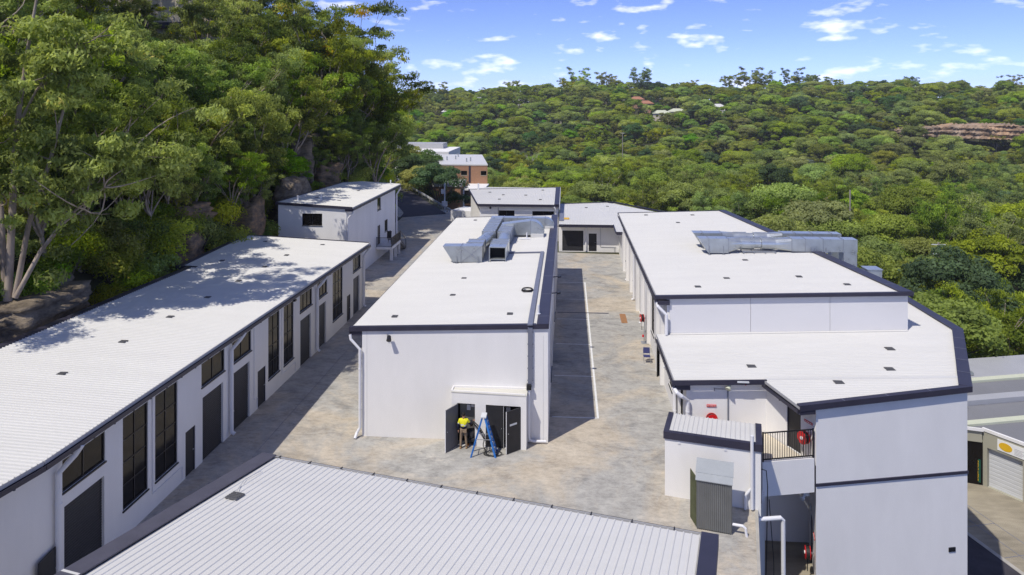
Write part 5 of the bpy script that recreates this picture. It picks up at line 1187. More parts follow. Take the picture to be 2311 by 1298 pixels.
def hand(parent, w, d, s, grip=.5):
    """palm and five bent fingers from wrist w towards d; s = thumb side vector"""
    w, d, s = Vector(w), Vector(d).normalized(), Vector(s).normalized(); n = d.cross(s).normalized()
    nodes = {'w': (tuple(w), .026), 'p': (tuple(w+d*.05), (.034, .020))}; edges = [('w', 'p')]
    for i, L in enumerate((.065, .075, .07, .055)):
        b = w+d*.085+s*(.028-.019*i); k1 = b+d*L*.5+n*L*.2*grip; k2 = k1+d*L*.3+n*L*.55*grip
        nodes[f'b{i}'] = (tuple(b), .010); nodes[f'k{i}'] = (tuple(k1), .009); nodes[f't{i}'] = (tuple(k2), .008); edges += [('p', f'b{i}'), (f'b{i}', f'k{i}'), (f'k{i}', f't{i}')]
    nodes['th'] = (tuple(w+d*.04+s*.045), .011); nodes['tt'] = (tuple(w+d*.075+s*.055+n*.02), .009); edges += [('p', 'th'), ('th', 'tt')]
    return skin_mesh('hand', nodes, edges, 'w', 'skin', parent, 1)
P1 = thing('person', 'electrician in a yellow and navy hi-vis shirt standing with his back turned at the switchboard', 'person', (-5.08, 34.92, 0))
# standing, weight even, left arm hanging, right arm reaching forward and out
N = {'pel': ((0, 0, .93), (.135, .10)), 'hl': ((-.095, 0, .88), .088), 'hr': ((.095, 0, .88), .088), 'kl': ((-.13, .02, .50), .066), 'kr': ((.12, .03, .50), .066), 'al': ((-.14, -.03, .10), .050), 'ar': ((.15, 0, .10), .050)}
skin_mesh('trousers', N, [('pel', 'hl'), ('pel', 'hr'), ('hl', 'kl'), ('hr', 'kr'), ('kl', 'al'), ('kr', 'ar')], 'pel', 'khaki', P1)
for x, y in ((-.14, -.03), (.15, 0)): f = MB(); ell(f, (x, y+.05, .055), (.052, .13, .06)); f.box(x-.045, x+.045, y-.06, y+.16, 0, .03); f.build('boot', 'boot', P1, local=True, smooth=False)
N = {'w': ((0, 0, .96), (.150, .115)), 'b': ((0, .02, 1.14), (.155, .115)), 'c': ((0, .02, 1.32), (.175, .12)), 'n': ((0, .03, 1.455), .075), 'sl': ((-.19, .02, 1.40), .075), 'el': ((-.27, .0, 1.12), .055), 'wl': ((-.26, .05, .90), .04),
     'sr': ((.19, .03, 1.40), .075), 'er': ((.31, .10, 1.17), .055), 'wr': ((.40, .24, 1.22), .04)}
sh = skin_mesh('shirt', N, [('w', 'b'), ('b', 'c'), ('c', 'n'), ('c', 'sl'), ('sl', 'el'), ('el', 'wl'), ('c', 'sr'), ('sr', 'er'), ('er', 'wr')], 'w', ['navy', 'yellow', 'tape'], P1)
for p_ in sh.data.polygons:
    c = p_.center; arm = abs(c.x) > .215
    if arm: p_.material_index = 1 if c.z > 1.27 else (2 if c.z > 1.235 and c.x < 0 else 0)
    else: p_.material_index = 1 if c.z > 1.09 and not 1.14 < c.z < 1.205 else (2 if 1.14 < c.z < 1.205 else 0)
hand(P1, (-.26, .055, .885), (0, .1, -1), (.3, 1, 0)); hand(P1, (.41, .255, 1.222), (.45, .8, .1), (-.5, .3, .8), 1.)
f = MB(); ell(f, (0, .05, 1.63), (.078, .098, .118), 16, 12); ell(f, (0, .148, 1.615), (.012, .02, .022), 8, 6); ell(f, (-.08, .05, 1.62), (.012, .022, .032), 8, 6); ell(f, (.08, .05, 1.62), (.012, .022, .032), 8, 6); f.tube([(0, .03, 1.44), (0, .045, 1.56)], [.056, .05], 12); f.build('head', 'skin', P1, local=True, smooth=True)
f = MB()
for x in (-.03, .03): ell(f, (x, .138, 1.64), (.012, .008, .008), 8, 6)
f.build('eyes', 'cloth_black', P1, local=True); f = MB(); f.box(-.025, .025, .138, .146, 1.575, 1.583); f.build('mouth', 'red', P1, local=True)
f = MB(); ell(f, (0, .035, 1.665), (.087, .104, .10), 16, 10); f.build('cap', 'hair', P1, local=True, smooth=True); f = MB(); f.disc((0, .13, 1.70), (0, .1, 1), .0, .075, .012, 16); f.build('cap_peak', 'hair', P1, local=True)
f = MB(); f.tube([(.155*math.cos(t), .01+.118*math.sin(t), .965) for t in np.linspace(0, 6.283, 25)], .022, 6); f.box(-.15, -.06, -.17, -.10, .82, .96); f.box(.05, .16, -.16, -.09, .84, .97); f.build('tool_belt', 'khaki', P1, local=True)
P2 = thing('person', 'second worker in dark clothes crouching inside the open switch room door', 'person', (-4.74, 35.22, 0))
N = {'pel': ((.02, -.12, .34), (.14, .11)), 'hl': ((-.08, -.08, .34), .09), 'kl': ((-.15, .16, .48), .07), 'al': ((-.15, .0, .10), .05), 'hr': ((.10, -.08, .34), .09), 'kr': ((.20, .14, .44), .07), 'ar': ((.20, -.02, .10), .05)}
skin_mesh('trousers', N, [('pel', 'hl'), ('hl', 'kl'), ('kl', 'al'), ('pel', 'hr'), ('hr', 'kr'), ('kr', 'ar')], 'pel', 'cloth_black', P2)
N = {'w': ((.02, -.12, .40), (.15, .11)), 'c': ((.0, .02, .70), (.17, .12)), 'n': ((0, .08, .83), .07), 'sl': ((-.18, .04, .76), .07), 'el': ((-.25, .2, .58), .05), 'wl': ((-.12, .32, .62), .038), 'sr': ((.18, .04, .76), .07), 'er': ((.26, .2, .6), .05), 'wr': ((.12, .33, .66), .038)}
skin_mesh('jacket', N, [('w', 'c'), ('c', 'n'), ('c', 'sl'), ('sl', 'el'), ('el', 'wl'), ('c', 'sr'), ('sr', 'er'), ('er', 'wr')], 'w', 'cloth_black', P2)
hand(P2, (-.12, .325, .625), (.2, 1, .1), (0, .1, 1), 1.); hand(P2, (.12, .335, .665), (-.1, 1, .1), (0, .1, 1), 1.)
f = MB(); ell(f, (0, .13, .99), (.076, .096, .115), 14, 10); ell(f, (0, .225, .98), (.012, .02, .02), 8, 6); f.build('head', 'skin', P2, local=True, smooth=True); f = MB(); ell(f, (0, .115, 1.02), (.086, .102, .10), 14, 10); f.build('hair', 'hair', P2, local=True, smooth=True)
for x, y in ((-.15, .0), (.20, -.02)): f = MB(); ell(f, (x, y+.05, .055), (.05, .13, .06)); f.box(x-.045, x+.045, y-.06, y+.16, 0, .03); f.build('boot', 'orange', P2, local=True)
# ------------------------------------------------------------------ rocks of the bluff
def rock_mesh(seed, size, sub=4, strata=.22):
    bm = bmesh.new(); bmesh.ops.create_icosphere(bm, subdivisions=sub, radius=1)
    for v in bm.verts:
        p = v.co.copy(); k = max(abs(p.x), abs(p.y), abs(p.z)); p = p.lerp(p/k*.9, .62)          # blocky
        n = noise.fractal(p*1.3+Vector((seed*7.1, seed*3.3, seed)), .9, 2.1, 5)
        s = math.sin((p.z+.25*noise.noise(p*1.2+Vector((seed, 0, 0))))*9+seed)
        p *= 1+.22*n; p.x *= 1+strata*.35*s; p.y *= 1+strata*.35*s
        v.co = Vector((p.x*size[0], p.y*size[1], p.z*size[2]))
    me = bpy.data.meshes.new('boulder'); bm.to_mesh(me); bm.free(); me.shade_smooth(); return me
def boulder(seed, loc, size, label, rz=0, m='rock', sub=4, name='boulder', cat='rock', group='sandstone outcrops of the bluff'):
    me = rock_mesh(seed, size, sub); me.materials.append(M[m]); o = bpy.data.objects.new(name, me); COL.objects.link(o)
    o.location = loc; o.rotation_euler = (0, 0, rz); return tag(o, label, cat, group)
boulder(1, (-28.9, 36.2, 5.9), (2.2, 3.6, 1.0), 'broad grey sandstone ledge above the near roof edge', .2)
boulder(2, (-28.0, 33.5, 4.2), (1.7, 4.0, 1.1), 'low sandstone slab below the broad ledge', -.1)
boulder(3, (-30.0, 38.8, 6.8), (1.4, 1.8, .8), 'small pale boulder on top of the sandstone ledge', .5)
boulder(4, (-29.2, 52.0, 5.6), (1.7, 2.6, 1.9), 'rust stained boulder behind the stepped roof corner', .3, 'rock_orange')
boulder(5, (-30.3, 54.2, 8.3), (1.9, 2.4, .8), 'overhanging rock shelf above the rust stained boulder', -.2, 'rock_orange')
boulder(6, (-28.6, 62.3, 5.2), (1.4, 2.0, 3.4), 'upright rock face beside the white block corner', .1, 'rock_orange')
boulder(7, (-30.5, 80.5, 10.0), (1.4, 2.0, 2.9), 'tall weathered rock spire above the white block roof', .4)
boulder(8, (-29.0, 84.0, 8.2), (1.8, 1.8, 1.7), 'leaning boulder behind the white block roof', .9, 'rock_orange')
boulder(9, (-28.0, 43.6, 3.9), (1.3, 2.6, 1.4), 'mossy boulder low behind the long roof', .2)
boulder(10, (-31.5, 84.5, 12.4), (1.6, 2.4, 1.0), 'flat caprock above the tall spire', .2)
boulder(11, (-28.2, 72.0, 6.2), (1.5, 3.4, 3.2), 'long shaded rock wall along the white block', .05)
boulder(12, (-29.2, 47.8, 5.0), (1.4, 2.2, 1.8), 'blocky sandstone lump between the shrubs', .6)

# ------------------------------------------------------------------ foliage
def leaf_mesh(name, lobes, per, length, width, rng, droop=.0, jitter=.55, shell=.35, m='leaf_valley', under=.25, flatz=False):
    """lobes: (x, y, z, rx, ry, rz, tint); leaf-sized faces spread through each lobe"""
    P, T = [], []
    for lx, ly, lz, rx, ry, rz, tint in lobes:
        n = int(per*(.75+.5*rng.random()))
        d = rng.normal(size=(n, 3)); d /= np.linalg.norm(d, axis=1)[:, None]
        low = (d[:, 2] < 0) & (rng.random(n) > under); d[low, 2] *= -1
        rad = 1-shell*rng.random(n)**1.6
        c = np.array([lx, ly, lz])+d*rad[:, None]*np.array([rx, ry, rz])
        nor = d*np.array([1/rx, 1/ry, 1/rz])*min(rx, rz); nor /= np.linalg.norm(nor, axis=1)[:, None]
        nor = nor+rng.normal(size=(n, 3))*jitter; nor /= np.linalg.norm(nor, axis=1)[:, None]
        t = rng.normal(size=(n, 3)); t[:, 2] -= droop*2
        t -= nor*(t*nor).sum(1)[:, None]; t /= np.linalg.norm(t, axis=1)[:, None]+1e-9
        b = np.cross(nor, t); L = length*(.6+.8*rng.random(n))[:, None]/2; W = width*(.6+.8*rng.random(n))[:, None]/2
        P.append(np.stack([c-t*L, c+b*W, c+t*L, c-b*W], 1)); T.append(np.clip(tint+.22*(rng.random(n)-.5), 0, 1))
    P = np.concatenate(P); T = np.concatenate(T); n = len(P)
    me = bpy.data.meshes.new(name); me.vertices.add(4*n); me.vertices.foreach_set('co', P.reshape(-1).astype(np.float32))
    me.loops.add(4*n); me.loops.foreach_set('vertex_index', np.arange(4*n, dtype=np.int32)); me.polygons.add(n); me.polygons.foreach_set('loop_start', np.arange(0, 4*n, 4, dtype=np.int32))
    me.update(calc_edges=True); me.validate()
    a = me.attributes.new('tint', 'FLOAT', 'FACE'); a.data.foreach_set('value', T.astype(np.float32))
    me.materials.append(M[m]); return me
def limb(mb, p, q, r0, r1, rng, n=5, sides=6, bend=.12):
    p, q = Vector(p), Vector(q); L = (q-p).length; pts = []; rs = []
    off = Vector(rng.normal(size=3))*bend*L
    for i in range(n+1):
        t = i/n; pts.append(p.lerp(q, t)+off*math.sin(math.pi*t)*(1-.3*t)); rs.append(r0+(r1-r0)*t)
    mb.tube(pts, rs, sides, False); return pts
def tree_proto(seed, H, Rc, kind):
    rng = np.random.default_rng(seed); mb = MB(); lobes = []
    if kind == 'dome':
        nl = 34; fork = Vector((rng.normal()*.4, rng.normal()*.4, H*.42)); limb(mb, (0, 0, -1.5), fork, .26, .17, rng, 4, 7, .03)
        for i in range(nl):
            a = i*2.39996+rng.random()*.6; rr = math.sqrt((i+.6)/nl)*Rc*.86; el = math.sqrt(max(0, 1-(rr/Rc)**2))
            z = H*.55+H*.40*el+rng.normal()*.5
            if rng.random() < .08: continue
            s = Rc*(.18+.16*rng.random())
            c = (fork.x+rr*math.cos(a), fork.y+rr*math.sin(a), z-s*.4); lobes.append((*c, s*1.15, s*1.15, s*.72, .25+.55*rng.random()))
            if i % 3 == 0: limb(mb, fork, (c[0], c[1], c[2]-s*.1), .11, .035, rng, 4, 5, .08)
        for i in range(10):
            a = rng.random()*6.28; rr = Rc*(.55+.4*rng.random()); lobes.append((fork.x+rr*math.cos(a), fork.y+rr*math.sin(a), H*(.42+.16*rng.random()), Rc*.24, Rc*.24, Rc*.17, .15+.4*rng.random()))
        return mb, lobes, rng
    if kind == 'gum':
        lean = Vector((rng.normal()*.09*H, rng.normal()*.09*H, 0)); fk = Vector((0, 0, H*(.22+.14*rng.random())))+lean*.4
        limb(mb, (0, 0, -1.6), fk, .21, .16, rng, 5, 8, .05)
        for i in range(5):
            a = i*1.257+rng.random()*.9; out = Rc*(.35+.3*rng.random()); k = fk+lean*.6+Vector((out*math.cos(a), out*math.sin(a), H*(.26+.22*rng.random())))
            ps = limb(mb, fk, k, .12, .06, rng, 6, 7, .12)
            for j in range(4):
                b = a+rng.normal()*.8; o2 = Rc*(.22+.34*rng.random()); st = ps[3+(j % 4)]
                e = Vector(k)+Vector((o2*math.cos(b), o2*math.sin(b), H*(.03+.22*rng.random())-(.05*H if j == 3 else 0)))
                p2 = limb(mb, st, e, .045, .018, rng, 5, 5, .14)
                tint = .12+.62*rng.random()
                for q in range(3):
                    s = Rc*(.10+.075*rng.random()); w = Vector(rng.normal(size=3))*Rc*.15
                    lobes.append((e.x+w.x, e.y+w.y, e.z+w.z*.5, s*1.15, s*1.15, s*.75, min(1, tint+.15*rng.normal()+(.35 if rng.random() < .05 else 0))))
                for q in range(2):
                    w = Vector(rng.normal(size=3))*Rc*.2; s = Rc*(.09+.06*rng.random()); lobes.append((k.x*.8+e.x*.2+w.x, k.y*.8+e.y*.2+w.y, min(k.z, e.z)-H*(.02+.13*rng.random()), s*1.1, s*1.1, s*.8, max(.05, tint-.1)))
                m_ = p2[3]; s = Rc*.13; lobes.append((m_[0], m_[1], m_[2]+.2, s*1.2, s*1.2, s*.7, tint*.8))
        return mb, lobes, rng
    if kind == 'shrub':
        for i in range(5): limb(mb, (0, 0, -.4), (Rc*.5*math.cos(i*1.3), Rc*.5*math.sin(i*1.3), H*.6), .06, .02, rng, 3, 5, .08)
        for i in range(14):
            a = i*2.4; rr = Rc*.75*math.sqrt(i/14); lobes.append((rr*math.cos(a), rr*math.sin(a), H*(.30+.45*rng.random()*(1-rr/Rc*.5)), Rc*.36, Rc*.36, H*.24, .2+.6*rng.random()))
        return mb, lobes, rng
    if kind == 'pine':
        limb(mb, (0, 0, -1), (0, 0, H), .3, .04, rng, 6, 7, .0)
        for i in range(11):
            z = H*(.18+.8*i/11); r = Rc*(1-i/11.5)
            for j in range(6): a = j*1.047+i*.4; lobes.append((r*.55*math.cos(a), r*.55*math.sin(a), z, r*.5, r*.5, H*.03+.12, .3+.3*rng.random()))
        return mb, lobes, rng
    if kind == 'dead':
        fk = Vector((.2, .1, H*.45)); limb(mb, (0, 0, -1), fk, .22, .15, rng, 4, 7, .05)
        for i in range(7):
            a = i*.9; e = fk+Vector((Rc*.7*math.cos(a), Rc*.7*math.sin(a), H*(.25+.3*rng.random()))); ps = limb(mb, fk, e, .1, .03, rng, 5, 6, .1)
            for j in range(3): limb(mb, ps[3+j % 2], e+Vector(rng.normal(size=3))*Rc*.3+Vector((0, 0, H*.1)), .04, .012, rng, 4, 5, .1)
        return mb, [], rng
def proto(name, seed, H, Rc, kind, m, per, L, W, bark='bark', **k):
    mb, lobes, rng = tree_proto(seed, H, Rc, kind); me = bpy.data.meshes.new('trunk'); me.from_pydata(mb.v, [], mb.f); me.shade_smooth(); me.materials.append(M[bark])
    cm = leaf_mesh('crown', lobes, per, L, W, rng, m=m, **k) if lobes else None
    return (name, me, cm)
def plant(pr, loc, sc, rz, label, group, cat='tree', sz=None):
    name, tm, cm = pr; o = bpy.data.objects.new(name, None); COL.objects.link(o); o.location = loc; o.rotation_euler = (0, 0, rz); o.scale = (sc, sc, sz or sc); o.empty_display_size = .5; tag(o, label, cat, group)
    t = bpy.data.objects.new('trunk' if cat == 'tree' else 'stem', tm); COL.objects.link(t); t.parent = o
    if cm: c = bpy.data.objects.new('crown' if cat == 'tree' else 'foliage', cm); COL.objects.link(c); c.parent = o
    return o
gk = dict(droop=.8, jitter=.7, shell=.95, under=.6)
GUM = [proto('gum_tree', 20+i, H, Rc, 'gum', m, 150, .32, .12, **gk) for i, (H, Rc, m) in enumerate(((15, 5.2, 'leaf_gum'), (13, 4.8, 'leaf_valley'), (16, 5.4, 'leaf_gum'), (12, 4.6, 'leaf_gum'), (14, 5.0, 'leaf_valley')))]
dk = dict(jitter=.42, shell=.45, under=.22)
DOME = [proto('valley_tree', 40+i, H, Rc, 'dome', m, 300, .36, .24, 'bark_dark', **dk) for i, (H, Rc, m) in enumerate(((12, 5.4, 'leaf_valley'), (13, 5.0, 'leaf_valley'), (11, 5.8, 'leaf_valley'), (12, 4.8, 'leaf_olive'), (12, 5.0, 'leaf_deep')))]
BRIGHT = proto('broadleaf_tree', 60, 10, 4.2, 'dome', 'leaf_bright', 380, .28, .18, 'bark_dark', **dk)
SILVER = proto('silver_tree', 61, 9, 4.2, 'dome', 'leaf_silver', 110, .5, .3, 'bark_dark', **dk)
SHRUB = [proto('shrub', 70+i, H, Rc, 'shrub', m, 210, .20, .10, 'bark_dark', jitter=.6, shell=.6, under=.3) for i, (H, Rc, m) in enumerate(((2.6, 1.8, 'leaf_bright'), (3.2, 2.0, 'leaf_gum'), (2.4, 1.9, 'leaf_valley')))]
PINE = proto('pine_tree', 80, 22, 5, 'pine', 'leaf_deep', 60, .8, .4, 'bark_dark')
DEAD = proto('dead_tree', 81, 13, 5, 'dead', 'leaf_olive', 1, .1, .1, 'bark_white')

TH = R(4.41); ct, st_ = math.cos(TH), math.sin(TH)
def view(x, y, z):           # rough bearing and elevation, used only to skip plants that can never be seen
    d = -x*st_+y*ct
    if d < 1: return None
    return 1155.5+1620*(x*ct+y*st_)/d, 230+1620*(17-z)/d, d
rng = random.Random(11)

# ---- trees of the bluff
bl = []
hand_placed = [(-32.4, 30.6, 2, .85), (-29.8, 42.5, 1, .92), (-29.6, 49.5, 4, .85), (-30.2, 58.5, 3, .95), (-29.6, 67, 1, .9),
               (-25.6, 95.5, 2, 1.1), (-25.2, 90.5, 4, .95), (-27.5, 100, 0, 1.15), (-29.5, 88, 1, 1.2), (-30.6, 93, 2, 1.32), (-29.0, 97.5, 0, 1.25), (-33.6, 90, 2, 1.3), (-35.5, 95, 0, 1.25), (-31, 77, 0, .95), (-29.9, 38.8, 3, .8)]
for x, y, k, s in hand_placed: bl.append((x, y, k, s))
yy = 30.
while yy < 142:
    e = -29.5 if yy < 84 else -26.5-(max(0, yy-98))*.45
    xx = e-3.2
    while xx > -88:
        x, y = xx+rng.uniform(-1.6, 1.6), yy+rng.uniform(-1.8, 1.8); z = terrain(x, y); v = view(x, y, z+8)
        if v and -110 < v[0] < 1010 and all((x-a[0])**2+(y-a[1])**2 > 13 for a in bl) and not (-76 < x < -47 and 92 < y < 115):
            bl.append((x, y, rng.choice((0, 0, 1, 1, 2, 2, 3, 4, 4)), rng.uniform(.78, 1.12)))
        xx -= 4.9
    yy += 4.7
def zone(y, x):
    a = 'over the near roof end' if y < 36 else 'behind the long roof' if y < 47 else 'behind the stepped roof corner' if y < 60 else 'behind the two storey block' if y < 84 else 'beyond the two storey block'
    return ('at the rock edge ' if x > -33 else 'on the mid slope ' if x > -45 else 'high on the slope ')+a
GL = ['tall pale limbed gum', 'spreading olive leaved gum', 'leaning pink trunked gum', 'thin grey green gum', 'yellow tipped gum']
def many_stemmed():
    g_ = np.random.default_rng(5); mb = MB(); lobes = []
    stems = [([(0, 0, -.8), (.1, .2, 4), (.15, .4, 8), (.5, .7, 12), (.9, .9, 15)], .30), ([(.4, 0, -.6), (1.0, .2, 3.2), (2.0, .4, 6.4), (2.7, .6, 9.5), (3.2, .8, 12.5)], .22),
             ([(.5, -.1, -.6), (1.6, 0.3, 1.8), (2.9, .8, 3.6), (4.2, 1.4, 5.0), (5.2, 2.0, 6.6)], .19), ([(-.3, .2, -.6), (-.7, .4, 4), (-1.4, .5, 8), (-1.6, .6, 13)], .24), ([(1.6, .3, 1.8), (2.6, .2, 3.0), (3.8, .4, 3.9), (4.8, .6, 5.0)], .11), ([(.15, .4, 8), (1.4, .2, 10), (2.6, -.3, 11)], .12)]
    for P_, r in stems:
        n = len(P_); mb.tube(P_, [.68*r*(1-.72*i/(n-1)) for i in range(n)], 9, False)
        for i in range(max(1, n-3), n):
            for j in range(5 if i == n-1 else 3):
                b = Vector(P_[i]); e = b+Vector(g_.normal(size=3))*1.25+Vector((.5, 0, .9)); limb(mb, b, e, .05, .015, g_, 5, 5, .15)
                for q in range(3): w = e+Vector(g_.normal(size=3))*.55; s_ = .42+.4*g_.random(); lobes.append((w.x, w.y, w.z, s_*1.2, s_*1.2, s_*.75, .2+.6*g_.random()))
    me = bpy.data.meshes.new('trunk'); me.from_pydata(mb.v, [], mb.f); me.shade_smooth(); me.materials.append(M['bark'])
    return ('gum_tree', me, leaf_mesh('crown', lobes, 170, .32, .12, g_, m='leaf_gum', **gk))
plant(many_stemmed(), (-28.6, 34.7, 7.6), 1., 0., 'many stemmed pink barked gum rising from the sandstone ledge', 'gum trees on the bluff')
for i, (x, y, k, s) in enumerate(bl):
    z = terrain(x, y); HT = (15, 13, 16, 12, 14)[k]; v = view(x, y, z+HT*s)
    if v and 285 < v[0] < 455 and v[1] < 62: s = max(.4, s*(17-(62-230)/1620*v[2]-z)/(HT*s))
    if v and 205 < v[0] < 350 and v[2] < 67 and v[1] < 215: s = max(.35, s*(17-(215-230)/1620*v[2]-z)/(HT*s))
    plant(GUM[k], (x, y, z-.2), s, rng.uniform(0, 6.28), GL[k]+' '+zone(y, x), 'gum trees on the bluff', sz=s*rng.uniform(.88, 1.08))
for i in range(60):     # low saplings of the rock edge
    y = rng.uniform(30, 104); e = -28.2 if y < 84 else -26.0; x = e-rng.uniform(.3, 6.5); s = rng.uniform(.36, .6); k = rng.randrange(5); v = view(x, y, terrain(x, y)+3)
    if v and v[0] > -60: plant(GUM[k], (x, y, terrain(x, y)-.2), s, rng.uniform(0, 6.28), 'low '+GL[k]+' '+zone(y, x), 'saplings on the bluff')
for x, y, s in ((-41.8, 65.0, .80), (-31.8, 56.5, .6), (-30.0, 73.5, .62)):
    plant(BRIGHT, (x, y, terrain(x, y)), s, rng.uniform(0, 6), 'bright fresh green broadleaf tree among the gums of the bluff', 'bright trees on the bluff')
SL = ['bright green leafy shrub', 'olive narrow leaved shrub', 'dense mid green shrub']
for i in range(170):
    y = rng.uniform(28, 104); e = -27.6 if y < 84 else -25.5; x = e-rng.uniform(.2, 9)*rng.random()**.6; k = rng.choice((0, 1, 1, 2, 2)); s = rng.uniform(.55, 1.25); v = view(x, y, terrain(x, y)+1)
    if v and v[0] > -60: plant(SHRUB[k], (x, y, terrain(x, y)-.15), s, rng.uniform(0, 6), SL[k]+' '+zone(y, x), 'shrubs on the bluff', 'shrub')

# ---- trees between the road and the brick block
for x, y, h, k in ((-15.6, 118, .95, 4), (-18.3, 123, .95, 4), (-21.5, 127, 1.05, 4), (-24.5, 134, 1.05, 4), (-28, 139, 1.0, 3), (-31, 146, 1.1, 4), (-12.8, 113.5, .75, 4), (-14.2, 110.5, .55, 3), (-19.5, 133, .8, 1), (-10.2, 129, .95, 0), (-6.5, 134, .9, 2), (-10.5, 140, .95, 4), (-3.5, 124, .75, 3), (1.5, 127, .85, 4), (-33, 158, 1.1, 4), (-37, 165, 1.15, 3)):
    z = min(terrain(x, y), -5.5) if x > -22 else -7.
    plant(DOME[k], (x, y, z-.5), h, rng.uniform(0, 6), ['round green tree behind the back roofs', 'leafy tree beside the brick block', 'low spreading tree beyond the back roof', 'olive tree by the ramp road', 'dark dense tree between the ramp road and the brick block'][k], 'trees around the brick block')

# ---- the valley forest: largest ones singly, the rest as one mass
HOUSES = [(-7.1, 618, 'red'), (52.0, 545.6, 'orange'), (56.5, 525.9, 'orange'), (-88.2, 528.8, 'white'), (227, 596, 'grey'), (-8.9, 490.8, 'green'), (64.1, 498.4, 'cream'), (75.6, 503.3, 'cream'),
          (-75.5, 612, 'white'), (-37.7, 600, 'white'), (46, 612, 'white'), (107.4, 523.8, 'white')]
def hidden(u, v):
    line = float(np.interp(u, [900, 1000, 1060, 1262, 1290, 1480, 1640, 2058, 2068, 2170, 2190, 2195, 2330], [400, 400, 425, 425, 462, 474, 480, 664, 684, 750, 868, 828, 822]))
    return v > line+6
pts = []
d = 70.
while d < 690:
    step = 8.5 if d < 260 else 9.6
    a = -14.
    while a < 45:
        rr = d+rng.uniform(-.45, .45)*step; aa = R(a)+rng.uniform(-.45, .45)*step/d
        x, y = rr*math.sin(aa), rr*math.cos(aa); z = terrain(x, y); s = rng.choice((.7, .85, .95, 1.05, 1.15, 1.35))*rng.uniform(.92, 1.08)*(1 if d < 330 else .95)
        ok = not (x < -8 and y < 175) and not (x < 24 and y < 103) and not (x < 62 and y < 74+(x-30)*.26) and not (x < 6 and y < 112)
        if ok:
            v = view(x, y, z+11*s)
            if v and -40 < v[0]-900 < 1500 and not hidden(v[0], v[1]) and v[0] < 2400:
                for hx, hy, _ in HOUSES:
                    hr = math.hypot(hx, hy); t = (x*hx+y*hy)/hr; off = abs(x*hy-y*hx)/hr
                    if off < 7 and hr-27 < t < hr+8: ok = False
                if 427 < rr < 433 and 23.5 < math.degrees(aa) < 33: ok = False
                if 396 < rr < 426 and 23.5 < math.degrees(aa) < 33: s *= 1.12
                if ok: pts.append((v[2], x, y, z, s))
        a += math.degrees(step/d)
    d += step
pts.sort()
def vzone(x, y):
    d = math.hypot(x, y); a = math.degrees(math.atan2(x, y))
    s = 'behind the grey workshop roofs' if a > 24 else 'beyond the right roof capping' if a > 10 else 'beyond the low garage roof' if a > 1 else 'near the brick block'
    return ('close ' if d < 125 else 'further out ' if d < 175 else 'deep in valley ')+s
VL = ['broad light green domed tree', 'rounded mid green tree', 'wide flat topped green tree', 'olive brown crowned tree', 'dark green tree', 'airy pale limbed gum', 'loose leafy gum']
NEAR = 290
for i, (dd_, x, y, z, s) in enumerate(pts[:NEAR]):
    k = rng.choice((0, 0, 1, 1, 2, 2, 3, 4, 5, 6, 6))
    plant((DOME+[GUM[3], GUM[4]])[k], (x, y, z-.6), s, rng.uniform(0, 6.28), VL[k]+' '+vzone(x, y), 'trees of the valley forest', sz=s*rng.uniform(.9, 1.15))
fm = bpy.data.meshes.new('forest'); fm.from_pydata([(x, y, z-.6) for _, x, y, z, s in pts[NEAR:]], [], [])
a = fm.attributes.new('tree_scale', 'FLOAT', 'POINT'); a.data.foreach_set('value', [s for *_, s in pts[NEAR:]])
a = fm.attributes.new('tree_turn', 'FLOAT', 'POINT'); a.data.foreach_set('value', [rng.uniform(0, 6.28) for _ in pts[NEAR:]])
a = fm.attributes.new('tree_kind', 'INT', 'POINT'); a.data.foreach_set('value', [rng.choice((0, 0, 1, 1, 2, 3, 4, 5, 6, 6, 6)) for _ in pts[NEAR:]])
forest = bpy.data.objects.new('forest', fm); COL.objects.link(forest); tag(forest, 'far wooded hillside of gum forest rising to the ridge', 'forest', kind='stuff')
pc = bpy.data.collections.new('forest_kinds')
for i, pr in enumerate(DOME+[BRIGHT, GUM[3]]):
    mb_ = bpy.data.meshes.new('forest_tree'); bm = bmesh.new(); bm.from_mesh(pr[2]); nf = len(bm.faces); bm.from_mesh(pr[1]); bm.faces.ensure_lookup_table()
    for f_ in bm.faces[nf:]: f_.material_index = 1
    bm.to_mesh(mb_); bm.free(); mb_.materials.append(pr[2].materials[0]); mb_.materials.append(pr[1].materials[0])
    o = bpy.data.objects.new('%d_forest_tree' % i, mb_); pc.objects.link(o)
g = bpy.data.node_groups.new('scatter', 'GeometryNodeTree'); g.interface.new_socket('Geometry', in_out='INPUT', socket_type='NodeSocketGeometry'); g.interface.new_socket('Geometry', in_out='OUTPUT', socket_type='NodeSocketGeometry')
gi = g.nodes.new('NodeGroupInput'); go_ = g.nodes.new('NodeGroupOutput'); ip = g.nodes.new('GeometryNodeInstanceOnPoints'); ci = g.nodes.new('GeometryNodeCollectionInfo')
ci.inputs['Collection'].default_value = pc; ci.inputs['Separate Children'].default_value = True; ci.inputs['Reset Children'].default_value = True; ip.inputs['Pick Instance'].default_value = True
def attr(n, t): x = g.nodes.new('GeometryNodeInputNamedAttribute'); x.data_type = t; x.inputs['Name'].default_value = n; return x.outputs['Attribute']
cx = g.nodes.new('ShaderNodeCombineXYZ')
g.links.new(gi.outputs[0], ip.inputs['Points']); g.links.new(ci.outputs[0], ip.inputs['Instance']); g.links.new(attr('tree_kind', 'INT'), ip.inputs['Instance Index']); g.links.new(attr('tree_turn', 'FLOAT'), cx.inputs[2]); g.links.new(cx.outputs[0], ip.inputs['Rotation']); g.links.new(attr('tree_scale', 'FLOAT'), ip.inputs['Scale']); g.links.new(ip.outputs[0], go_.inputs[0])
gm = forest.modifiers.new('scatter', 'NODES'); gm.node_group = g

